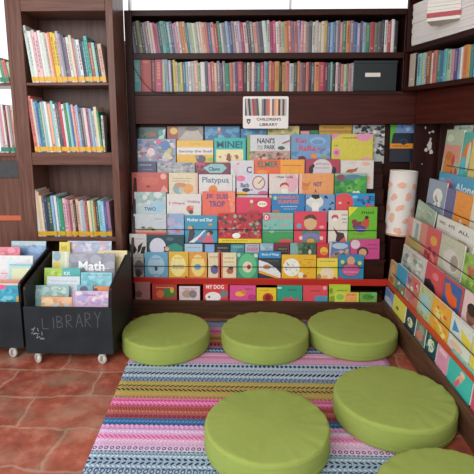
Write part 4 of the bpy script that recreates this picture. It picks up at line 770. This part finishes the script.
G(2,404,243.5,427,261,'#cdcfc4',[('n',15,15,85,80,['#a8b0a8','#8a9490','#e0e2da','#b8b09c'],22,10),('l',15,12,80,'#6a7070',7)],'whitish grey sketch book left of the pink-red one on the side rack')
G(2,427.5,260,444,275,'#cf4c56',[('p',[(0,60),(30,50),(60,62),(80,90),(60,100),(0,100)],'#2c2026'),('e',60,30,18,12,'#e07a7c')],'pink-red book with a black lower corner on the side rack')
G(2,444.5,271.5,465,291,'#2c62a0',[('r',0,0,100,8,'#c84a34'),('r',0,0,8,100,'#c84a34'),('r',92,0,100,100,'#c84a34'),('p',[(15,25),(35,15),(50,40),(75,45),(80,70),(60,80),(40,75),(20,55)],'#e8632c'),('l',20,85,80,'#e0c8a0',9)],'blue book with an orange fox-like shape and red border')
G(2,466,287,484,306,'#dfc2c0',[('e',50,60,25,25,'#8a5a48'),('e',50,42,26,18,'#2c2024')],'pale pink book with a dark-haired face at the picture edge')
G(3,409,215,428,226.5,'#d68a7c',[('r',28,0,70,100,'#c9cfc8'),('r',45,10,60,100,'#9aa4a4'),('e',50,80,40,18,'#b8a468'),('l',10,60,90,'#7a4a44',8)],'salmon book with a pale centre strip near the lamp')
G(3,428.5,225,442,233.5,'#cf5a60',[('e',55,35,25,14,'#e0a24c'),('n',10,60,90,90,['#8a2c34','#e08a80'],8,10)],'coral red book between the salmon and grey-cream ones on the side rack')
G(3,442.5,231.5,465,248.5,'#bfc0a8',[('e',55,60,35,32,'#d3cfc4'),('e',70,60,16,22,'#a39a88'),('l',10,20,60,'#8a8a72',8)],'grey-cream book with a faint oval on the side rack')
G(3,466,252,486,264,'#8fb452',[('n',5,10,95,90,['#6a9a3c','#a8c86a','#c85a5a'],16,12)],'fresh green book at the picture edge of the side rack')
G(4,417,203.5,435,212,'#a3b9a2',[('n',10,10,90,60,['#8fa890','#b8c8b0','#c0a890'],10,12)],'small pale green book behind the salmon one, beside the lamp',roll=6)
G(4,438,213,476,233,'#dfddd4',[('t',8,14,26,24,'WHO','#5a6068'),('t',34,14,52,24,'ATE','#5a6068'),('t',62,16,88,26,'ALL','#5a6068'),('e',75,60,18,16,'#c8a68a'),('l',10,40,40,'#8a8f98',5)],'wide white book with grey capitals on the side rack')
G(5,430,177,447.5,184.5,'#8f9fb0',[('e',60,38,26,19,'#e6e8e0'),('n',45,38,75,60,['#a8a080','#6a7480','#e8e8e0'],7,8),('l',20,80,80,'#d0d0c8',7)],'grey-blue book with a white bird above the small pale green book',dx=-0.006)
G(5,447,187,456.5,190.5,'#6b6a92',[('l',10,80,90,'#a8a8b8',9)],'plain violet-grey book left of the orange one on the side rack')
G(5,457,190.5,473.5,197,'#e8963e',[('n',40,70,90,95,['#3f3550','#e8d8c0','#6a3c4a'],7,9),('l',20,35,70,'#c8702c',8),('l',20,45,70,'#c8702c',8)],'orange book with a small dark figure at its foot')
G(5,474,197,490,205,'#ded8bc',[],'plain cream book beside the orange one at the picture edge')
G(6,440,169.5,480,182.5,'#4c9fc0',[('e',30,40,14,24,'#c884a4'),('e',12,30,10,14,'#8fc0d8'),('t',48,22,96,46,'Alone','#dff0f4'),('e',25,60,14,20,'#6a5a84'),('n',40,50,95,90,['#3a88ac','#6ab4c8'],8,10)],'sky blue book with white lettering high on the side rack')
G(7,447.5,129.5,464.5,130,'#b8c4a8',[('r',0,32,100,60,'#d99a86'),('p',[(10,100),(12,60),(35,45),(70,50),(78,100)],'#d98a48'),('e',35,55,18,10,'#c87838'),('n',60,60,98,95,['#c8504c','#e0a070'],8,9),('e',30,18,20,8,'#d4dcc8')],'pale green book with an orange bear, leftmost in the side top row')
G(7,465,132,474.5,132.5,'#5bb0a0',[('p',[(0,60),(40,25),(100,15),(100,30),(60,45),(30,75)],'#e2833c'),('e',35,70,28,20,'#5ac0d0'),('e',80,50,18,30,'#e0d8b8')],'sea green book with an orange arc high on the side rack')
G(7,475,132,490,133,'#e0c878',[],'yellow book at the picture edge of the side top row')
G(7,454.5,125.5,474,125.5,'#a9bfb4',[('n',10,2,90,12,['#8aa89c','#c8d0c0'],8,6),('l',30,5,90,'#5a7068',6)],'tall sage book behind the orange bear one',dx=0.012)

# ------------------------------------------------------------------ paper lamp in the corner
lz = cz; lpos = onY(400.5, 237, 3.32)
lp = empty('paper_lamp', (lpos.x - 0.018, 3.325, lz)); R = 0.096; lp.rotation_euler = (0, 0.035, 0)
hl = onY(400, 171, 3.32).z - lz
bm = bmesh.new(); seg = 40
prof = [(R, 0.02), (R, 0.08), (R * 0.985, 0.2), (R * 0.975, 0.35), (R * 0.97, hl), (R * 0.97 - 0.003, hl), (R - 0.004, 0.02), (R, 0.02)]
lathe(bm, prof, seg); obj('lamp_shade', bm, mat('#e6e0da', 0.7, 0.04, 8), lp)
def band(z0, z1, rr, m, nm):
    bm = bmesh.new(); lathe(bm, [(rr, z0), (rr + 0.003, z0), (rr + 0.003, z1), (rr, z1), (rr, z0)], seg); return obj(nm, bm, m, lp)
band(0.016, 0.03, R - 0.0015, mat('#dfa784', 0.5), 'bottom_band'); band(hl - 0.006, hl + 0.002, R * 0.97 - 0.002, mat('#f0ece4', 0.5, 0), 'top_rim')
bm = bmesh.new(); rd = random.Random(8)
def leaf(th, z, s, rot):
    pts = [(0, 0)] + [(s * math.sin(t) * 0.55 * (1 if k < 7 else -1), 0) for k, t in enumerate([0])]
    out = []
    for k in range(12):
        t = 2 * math.pi * k / 12; jj = rd.uniform(0.7, 1.15); lx = 0.52 * s * math.cos(t) * jj; lz_ = s * 0.34 * math.sin(t) * jj
        x = lx * math.cos(rot) - lz_ * math.sin(rot); zz = lx * math.sin(rot) + lz_ * math.cos(rot)
        a = th + x / R; rr = R + 0.0012; out.append((rr * math.cos(a), rr * math.sin(a), z + zz))
    c = bm.verts.new(((R + 0.0014) * math.cos(th), (R + 0.0014) * math.sin(th), z)); vs = [bm.verts.new(p) for p in out]
    for k in range(12): bm.faces.new((c, vs[k], vs[(k + 1) % 12]))
for k, z in enumerate([0.06, 0.135, 0.21, 0.29, 0.37]):
    for j in range(6): leaf(-math.pi / 2 - 0.35 + j * math.pi / 3 + (0.5 if k % 2 else 0), z + rd.uniform(-0.01, 0.01), 0.056 + 0.014 * rd.random(), rd.uniform(-0.6, 0.6) + (1.2 if k % 2 else 0))
obj('leaf_pattern', bm, mat('#e9b29b', 0.7, 0.05), lp)
for k in range(3):
    a = -math.pi / 2 + (k - 0.5) * 2 * math.pi / 3 ; bm = bmesh.new(); tube(bm, [((R - 0.012) * math.cos(a), (R - 0.012) * math.sin(a), 0.0), ((R - 0.006) * math.cos(a), (R - 0.006) * math.sin(a), 0.03)], 0.003, 8); obj('leg', bm, mat('#8a6a3a', 0.4), lp)
tag(lp, 'white paper cylinder lamp printed with salmon leaves, standing in the corner', 'lamp')

# ------------------------------------------------------------------ white stacks above the angled shelf
def stack(a0, a1, d0, d1, z0, n, th, base_label, cols, seed, grp, names):
    rd = random.Random(seed); z = z0 + 0.0005
    for k in range(n):
        t = th * rd.uniform(0.8, 1.2); dx = rd.uniform(-0.004, 0.004); bm = bmesh.new(); hx = cols[k % len(cols)]
        w = a1 - a0; d = d1 - d0
        bx(bm, -w / 2, w / 2, 0, d, 0, 0.0012, 0); bx(bm, -w / 2, w / 2, 0, d, t - 0.0012, t, 0); bx(bm, -w / 2 + 0.001, w / 2 - 0.001, 0.001, d - 0.001, 0.0012, t - 0.0012, 1)
        p = K + D * ((a0 + a1) / 2 + dx) + NB * (d0 + rd.uniform(0, 0.005)); p.z = z
        o = obj('flat_book', bm, [mat(hx, 0.5), PAGE2], None, p, (0, 0, -(math.pi / 2 - ANG))); z += t + 0.0003
        tag(o, base_label % (names[k]), 'book', grp)
    return z
PAGE2 = mat('#ddd9d4', 0.75, 0.12, 120)
LV = ['lowest', 'second from the bottom', 'third from the bottom', 'fourth from the bottom', 'fifth from the bottom', 'sixth from the bottom', 'seventh from the bottom', 'eighth from the bottom', 'ninth from the bottom', 'tenth from the bottom', 'eleventh from the bottom', 'topmost']
def nm(n): return LV[:n - 1] + ['topmost'] if n <= 12 else LV
e0 = 0.026; e1 = U(438, 30, 0.03)[0]; e2 = U(460.5, 30, 0.02)[0]
stack(e0, e1 - 0.003, 0.03, 0.27, u1, 11, 0.0255, 'white paper-covered flat book, %s in the corner stack', ['#e6e3de', '#dfdcd6', '#d8d6d0'], 1, 'flat white books in the corner stack', nm(11))
zz = stack(e1 + 0.002, e2 - 0.002, 0.02, 0.26, u1, 6, (U(427, 22, -0.13)[1] - u1) / 6.35, 'off-white flat book, %s under the red-banded bundle', ['#d6d0c6', '#ddd8d0'], 2, 'flat books under the red-banded bundle', nm(6))
# bundle with a red band, sticking out over them
pl = hit(426.5, 22, K + NB * -0.13, NB); rb = math.radians(-30); ev = Vector((math.cos(rb), math.sin(rb), 0)); w = 0.05
def px_of(p):
    v = Vector(p) - Vector((0, 0, EYE)); return CX + F_PX * v.dot(RT) / v.dot(FW)
while px_of(pl + ev * w) < 460: w += 0.002
bd = empty('paper_bundle', pl + ev * (w / 2), rb); bd.location.z = zz + 0.0005
bm = bmesh.new()
for k in range(9): bx(bm, -w / 2 + 0.001 * (k % 2), w / 2 - 0.001 * (k % 3), 0.001 * (k % 2), 0.15, k * 0.02, k * 0.02 + 0.0192)
obj('paper_stack', bm, mat('#e0ddd6', 0.75, 0.06, 60), bd, bevel=0.0015)
bm = bmesh.new(); bx(bm, -w / 2 - 0.0015, w / 2 + 0.0015, -0.0015, 0.152, 0.020, 0.046); obj('red_band', bm, mat('#a8343c', 0.5), bd)
tag(bd, 'thick bundle of white paper with a dark red band on the angled case', 'paper bundle')
stack(e2 + 0.002, e2 + 0.24, 0.0, 0.25, u1, 12, 0.022, 'flat book with purplish edge, %s in the rightmost stack', ['#b9a6c0', '#d8d4d8', '#c7a9b4'], 3, 'flat purplish books at the right', nm(12))

# ------------------------------------------------------------------ bins on casters
def make_bin(front_y, xl, xr, label, chalk):
    w = xr - xl; b = empty('book_cart', ((xl + xr) / 2, front_y, 0)); zb = 0.055; zf = 0.331; t = 0.016; dp = 0.45
    bm = bmesh.new(); bx(bm, -w / 2, w / 2, 0, t, zb, zf); obj('front_panel', bm, BIN, b, bevel=0.003)
    for s in (-1, 1):
        x = s * (w / 2) - (t if s > 0 else 0); bm = bmesh.new()
        prism(bm, [(x, t + 0.0005, zb), (x, t + 0.0005, 0.425), (x, 0.024, 0.44), (x, dp - 0.07, 0.535), (x, dp - 0.03, 0.545), (x, dp, 0.535), (x, dp, zb)], (t, 0, 0)); obj('side_panel', bm, mat('#191818', 0.5, 0.2, 14, spec=0.3), b, bevel=0.002)
    bm = bmesh.new(); bx(bm, -w / 2 + t, w / 2 - t, dp - t, dp, zb, 0.45); obj('back_panel', bm, BIN, b)
    bm = bmesh.new(); bx(bm, -w / 2 + t, w / 2 - t, t, dp - t, zb, zb + t); obj('base_board', bm, BIN, b)
    if chalk:
        bm = bmesh.new(); rdc = random.Random(2); cxl = -w * 0.29
        LT = {'L': [[(0, 1), (0, 0), (.7, 0)]], 'I': [[(.2, 1), (.2, 0)]], 'B': [[(0, 0), (0, 1), (.5, .9), (.55, .65), (.05, .52), (.6, .4), (.6, .1), (0, 0)]], 'R': [[(0, 0), (0, 1), (.55, .92), (.55, .6), (.05, .5), (.65, 0)]], 'A': [[(0, 0), (.4, 1), (.8, 0)], [(.15, .38), (.65, .38)]], 'Y': [[(0, 1), (.38, .5), (.75, 1)], [(.38, .5), (.3, -.1)]]}
        for j, ch in enumerate('LIBRARY'):
            hh = 0.062 + 0.004 * j; z0 = 0.205 + 0.003 * j
            for st in LT[ch]:
                for (xa, za), (xb, zb_) in zip(st, st[1:]):
                    p = Vector((cxl + xa * 0.048, 0, z0 + za * hh)); q = Vector((cxl + xb * 0.048, 0, z0 + zb_ * hh)); d = (q - p).normalized(); nn = Vector((-d.z, 0, d.x)) * 0.0019
                    poly(bm, [(v.x, -0.0008, v.z) for v in (p - nn, q - nn, q + nn, p + nn)])
            cxl += 0.053 if ch != 'I' else 0.03
        obj('chalk_lettering', bm, mat('#54585d', 0.8, 0.35, 80), b)
        bm = bmesh.new()
        for k in range(12):
            a = random.Random(k + 50); x = -w * 0.36 + a.uniform(-0.03, 0.03); z = 0.17 + a.uniform(-0.03, 0.035); l = a.uniform(0.012, 0.03); th = a.uniform(-0.5, 0.5) + (1.57 if k % 3 == 0 else 0)
            dx, dz = math.cos(th) * l / 2, math.sin(th) * l / 2; nx, nz = -math.sin(th) * 0.0013, math.cos(th) * 0.0013
            poly(bm, [(x - dx - nx, -0.001, z - dz - nz), (x + dx - nx, -0.001, z + dz - nz), (x + dx + nx, -0.001, z + dz + nz), (x - dx + nx, -0.001, z - dz + nz)])
        obj('chalk_scribble', bm, mat('#a2a5a8', 0.8, 0.2, 80), b)
    for sx in (-1, 1):
        for sy in (0.036, dp - 0.05):
            cxp = sx * (w / 2 - 0.065)
            ca = obj('caster', (lambda bm: (bx(bm, cxp - 0.02, cxp + 0.02, sy - 0.036, sy + 0.02, zb - 0.003, zb), bx(bm, cxp - 0.018, cxp + 0.018, sy - 0.026, sy - 0.022, 0.02, zb - 0.003), bx(bm, cxp - 0.008, cxp + 0.008, sy - 0.05, sy - 0.047, 0.02, zb - 0.003), bm)[-1])(bmesh.new()), mat('#9a9a98', 0.35, 0.1, metal=0.6), b)
            bm = bmesh.new(); lathe(bm, [(0.006, -0.011), (0.018, -0.011), (0.019, -0.009), (0.024, -0.009), (0.027, -0.006), (0.027, 0.006), (0.024, 0.009), (0.019, 0.009), (0.018, 0.011), (0.006, 0.011), (0.006, -0.011)], 28)
            wl = obj('wheel', bm, mat('#c9c3ba', 0.4), ca, (cxp, sy - 0.036, 0.0275), (0, math.pi / 2, math.radians(62 + 9 * sx)))
            bm = bmesh.new(); lathe(bm, [(0, -0.0125), (0.008, -0.0125), (0.008, 0.0125), (0, 0.0125)], 16)
            obj('hub', bm, mat('#77706a', 0.4, metal=0.5), ca, (cxp, sy - 0.036, 0.0275), (0, math.pi / 2, math.radians(62 + 9 * sx)))
    return tag(b, label, 'book cart')
BY2 = 2.447
x2l = onY(24.6, 330, BY2).x; x2r = onY(112.5, 330, BY2).x
make_bin(BY2, x2l, x2r, 'dark chalkboard cart on casters with LIBRARY in chalk beside the green cushion', True)
BY1 = 2.51; x1r = onY(22.5, 330, BY1).x
make_bin(BY1, x1r - 0.50, x1r, 'dark cart on casters cut off by the left edge', False)
def binbook(fy, xl, x0, x1, yt, hexc, prims, label, dep, z0, grp, tilt=14, t=0.008):
    Y = fy + dep; tn = math.tan(math.radians(tilt)); n = Vector((0, 1, -tn)); p0 = Vector((0, Y, z0))
    top = hit((x0 + x1) / 2, yt, p0, n); a = hit(x0, yt, p0, n).x; b_ = hit(x1, yt, p0, n).x; w = b_ - a; h = (top.z - z0) / math.cos(math.radians(tilt))
    sc = w / (x1 - x0)
    mp = lambda x, y: ((x - x0) / (x1 - x0), 1 - (y - yt) * sc / h)
    FB(w, h, t, hexc, int(x0 * 5 + yt)).build(prims, mp, ((a + b_) / 2, Y, z0), (-math.radians(tilt), 0, 0), label, grp)
g2 = 'books in the chalkboard cart'
def B2(x0, x1, yt, c, pr, lab, dep): binbook(BY2, 0, x0, x1, yt, c, pr, lab, dep * 1.3, 0.0725, g2, 12)
B2(73,108.5,291,'#cdb0cc',[('n',75,293,107,306,['#d8bcd8','#b89ac4','#e4cfd8','#a8a0c8'],22,3),('l',84,295,96,'#8a6a9c',1.3),('r',73,291,75,308,'#b8a0c0')],'pink-lilac book at the front of the chalkboard cart',0.02)
B2(41.5,72.5,297,'#e2a87c',[('e',48,302,6,4,'#e8c9a0'),('e',64,303,6,3,'#cf9a80'),('n',43,299,72,307,['#e8b890','#d89a6c','#b8c4cc'],12,3)],'peach-orange book at the front left of the chalkboard cart',0.022)
B2(35,69,285.5,'#93b6b4',[('n',36,287,68,300,['#a8c8c4','#7fa8a8','#b8d0c8','#8fa89c'],30,3)],'sage teal patterned book near the front left of the cart',0.052)
B2(77,93,285,'#6ba6b4',[('e',84,289,4,3,'#4a5c6c')],'small blue-teal book behind the pink-lilac one',0.040)
B2(94,109,286.5,'#d8824c',[('e',96,290,2,2,'#6a3c2c')],'small orange book edge behind the pink-lilac one',0.042)
B2(47,80,276.5,'#ccd6dc',[('l',51,281,77,'#a8b4c8',1.4),('l',50,284.5,76,'#b4c0cc',1.2)],'whitish grey book in the middle left of the chalkboard cart',0.082)
B2(81,112,272.5,'#7fc0cc',[('n',83,274,111,285,['#9ad0d8','#6ab0c0','#a8c8d8'],18,3),('l',83,275,110,'#5a9cac')],'light aqua book in the middle right of the chalkboard cart',0.080)
B2(44.5,80.5,268,'#4aa8a8',[('r',44.5,268,62.5,285,'#a4c44a'),('t',64,271.5,71,275,'KK','#d4ecec'),('n',46,271,61,275,['#b8d46a','#8fb43c'],6,2)],'lime and teal book in the middle of the chalkboard cart',0.112)
B2(69,115,253.5,'#8f909c',[('n',71,255,113,270,['#a2a4b0','#80828e','#989aa8'],22,5),('t',79,261,105,270.5,'Math','#f0f0f0'),('l',100,268,110,'#e0e0e0')],'grey book titled Math in white letters in the chalkboard cart',0.165)
B2(52.5,70,251.5,'#c8cfae',[('e',57,256,4,5,'#88a4b4'),('p',[(53,275),(54,262),(60,262),(61,275)],'#d8c04a'),('r',65,252,67,275,'#e0ddd0')],'pale book with yellow and blue shapes left of the Math book',0.175)
B2(98,127,250.5,'#e0cfa0',[('l',104,253,122,'#b8a470')],'cream-yellow book behind the right side of the Math book',0.215)
B2(59.5,70,242,'#dcc84a',[('r',61,246,67,250,'#b8a83a')],'yellow book at the back left of the chalkboard cart',0.245)
B2(67.5,111.5,241,'#bcc8dc',[('n',69,242,110,252,['#d4bccc','#a8bcd8','#dcd4dc','#98b0cc','#c8a8b8'],34,3.6),('l',70,243,108,'#90a4c4')],'pastel blue and pink book at the back of the chalkboard cart',0.268)
g1 = 'books in the cart at the left edge'
def B1(x0, x1, yt, c, pr, lab, dep): binbook(BY1, 0, x0, x1, yt, c, pr, lab, dep * 1.3, 0.0725, g1, 12)
B1(-25,19.5,283,'#2f9cb8',[('r',-25,283,19.5,285,'#e0c8a0'),('e',2,287,4,2.5,'#d8508c'),('n',0,289,18,300,['#48b0c8','#2488a8','#7cc8d8'],14,3),('r',17,296,19.5,305,'#dca43c')],'bright cyan book at the front of the left-edge cart',0.02)
B1(-20,20,279.5,'#dc8a7c',[],'salmon-topped book behind the cyan one in the left-edge cart',0.04)
B1(9,31,264,'#a8d0d4',[('r',12,268,31,282,'#d4d8b0'),('l',10,265,30,'#5aa0b0')],'pale aqua and cream book in the left-edge cart',0.075)
B1(-22,33,255.5,'#dfe0e2',[('n',-2,258,30,274,['#d0e0dc','#e4d4dc','#d8dce4'],14,4),('l',2,273,8,'#d87a8c',1.3)],'wide whitish book in the middle of the left-edge cart',0.12)
B1(-20,20,247,'#dd8292',[('n',-4,249,18,254,['#e698a4','#d07084'],7,3)],'pink book standing in the left-edge cart',0.17)
B1(11.5,46,241,'#84a4cc',[('r',11.5,241,46,245.5,'#b4ccd0'),('l',20,243,36,'#d0b07c'),('n',14,247,44,258,['#98b4d8','#7494c0'],12,4)],'blue book at the back of the left-edge cart',0.235)

# ------------------------------------------------------------------ cushions
def green_mat():
    m = bpy.data.materials.new('green_canvas'); m.use_nodes = True; nt = m.node_tree; N = nt.nodes; L = nt.links; b = N['Principled BSDF']
    tc = N.new('ShaderNodeTexCoord'); a = N.new('ShaderNodeTexNoise'); a.inputs['Scale'].default_value = 5; a.inputs['Detail'].default_value = 3
    L.new(tc.outputs['Object'], a.inputs['Vector']); mx = N.new('ShaderNodeMix'); mx.data_type = 'RGBA'
    mx.inputs['A'].default_value = (*rgb('#8e9d4a'), 1); mx.inputs['B'].default_value = (*rgb('#9fad5c'), 1); L.new(a.outputs['Fac'], mx.inputs['Factor'])
    L.new(mx.outputs['Result'], b.inputs['Base Color']); b.inputs['Roughness'].default_value = 0.85; b.inputs['Specular IOR Level'].default_value = 0.15
    w = N.new('ShaderNodeTexNoise'); w.inputs['Scale'].default_value = 350; L.new(tc.outputs['Object'], w.inputs['Vector'])
    c = N.new('ShaderNodeTexNoise'); c.inputs['Scale'].default_value = 7; c.inputs['Detail'].default_value = 2; c.inputs['Distortion'].default_value = 1.2; L.new(tc.outputs['Object'], c.inputs['Vector'])
    b1 = N.new('ShaderNodeBump'); b1.inputs['Strength'].default_value = 0.25; b1.inputs['Distance'].default_value = 0.001; L.new(w.outputs['Fac'], b1.inputs['Height'])
    b2 = N.new('ShaderNodeBump'); b2.inputs['Strength'].default_value = 0.25; b2.inputs['Distance'].default_value = 0.012; L.new(c.outputs['Fac'], b2.inputs['Height']); L.new(b1.outputs['Normal'], b2.inputs['Normal'])
    L.new(b2.outputs['Normal'], b.inputs['Normal']); return m
GM = green_mat()
def cushion(x, y, R, H, rz, label, seed, z=T):
    c = empty('floor_cushion', (x, y, z + 0.0022), rz); rd = random.Random(seed); seg = 96
    prof = [(0, H + 0.006), (R * .25, H + 0.006), (R * .5, H + 0.004), (R * .72, H + 0.001), (R * .88, H - 0.001), (R * .94, H - 0.002), (R * .965, H - 0.003), (R * .98, H - 0.005), (R * .99, H - 0.0085), (R * .996, H - 0.013), (R, H - 0.019), (R + 0.001, H - 0.026), (R + 0.002, H * .5), (R, 0.02), (R * .995, 0.010), (R * .985, 0.004), (R * .97, 0.001), (R * .9, 0), (0, 0)]
    bm = bmesh.new(); lathe(bm, prof, seg)
    ph = [rd.uniform(0, 6.28) for _ in range(6)]
    for v in bm.verts:
        r = math.hypot(v.co.x, v.co.y); a = math.atan2(v.co.y, v.co.x)
        if r > 1e-4 and v.co.z > 0.03:
            k = min(1, r / R) ** 6
            v.co.z += k * 0.0016 * (math.sin(31 * a + ph[0]) + math.sin(19 * a + ph[1]) * (1 + math.sin(a + ph[2]))) * (1 if v.co.z > H * .7 else 0.2)
            v.co.z += 0.003 * noise.noise(Vector((v.co.x * 6 + seed, v.co.y * 6, 0)))
            s = 1 + 0.006 * math.sin(3 * a + ph[3]) + 0.004 * math.sin(5 * a + ph[4]); v.co.x *= s; v.co.y *= s
    obj('cover', bm, GM, c)
    for zc, nm_ in ((H * 0.26, 'seam'), (H - 0.020, 'piping')):
        bm = bmesh.new(); pts = []
        for k in range(73):
            a = 2 * math.pi * k / 72; s = 1 + 0.006 * math.sin(3 * a + ph[3]) + 0.004 * math.sin(5 * a + ph[4]); rr = (R + (0.0005 if nm_ == 'piping' else 0.0012)) * (s if zc > 0.03 else 1)
            pts.append((rr * math.cos(a), rr * math.sin(a), zc + 0.0006 * math.sin(9 * a)))
        tube(bm, pts, 0.0016 if nm_ == 'seam' else 0.002, 6); obj(nm_, bm, GM, c)
    return tag(c, label, 'floor cushion', 'round green floor cushions')
CH = 0.114
for (cx_, cyy, rr_, rz_, lb_, sd_) in (
    (-0.503, 2.692, 0.260, 0.3, 'round green floor cushion beside the chalkboard cart', 1),
    (0.094, 2.712, 0.262, 1.2, 'round green floor cushion in the middle against the back rack', 2),
    (0.632, 2.780, 0.268, 2.1, 'round green floor cushion in the corner between both racks', 3),
    (0.655, 2.005, 0.266, 0.9, 'round green floor cushion against the right-hand rack', 4),
    (0.074, 1.785, 0.255, 4.0, 'round green floor cushion alone in the centre front of the rug', 5),
    (0.682, 1.388, 0.262, 5.0, 'round green floor cushion cut off by the lower right corner', 6)):
    cushion(cx_, cyy - 0.03, rr_, CH, rz_, lb_, sd_)
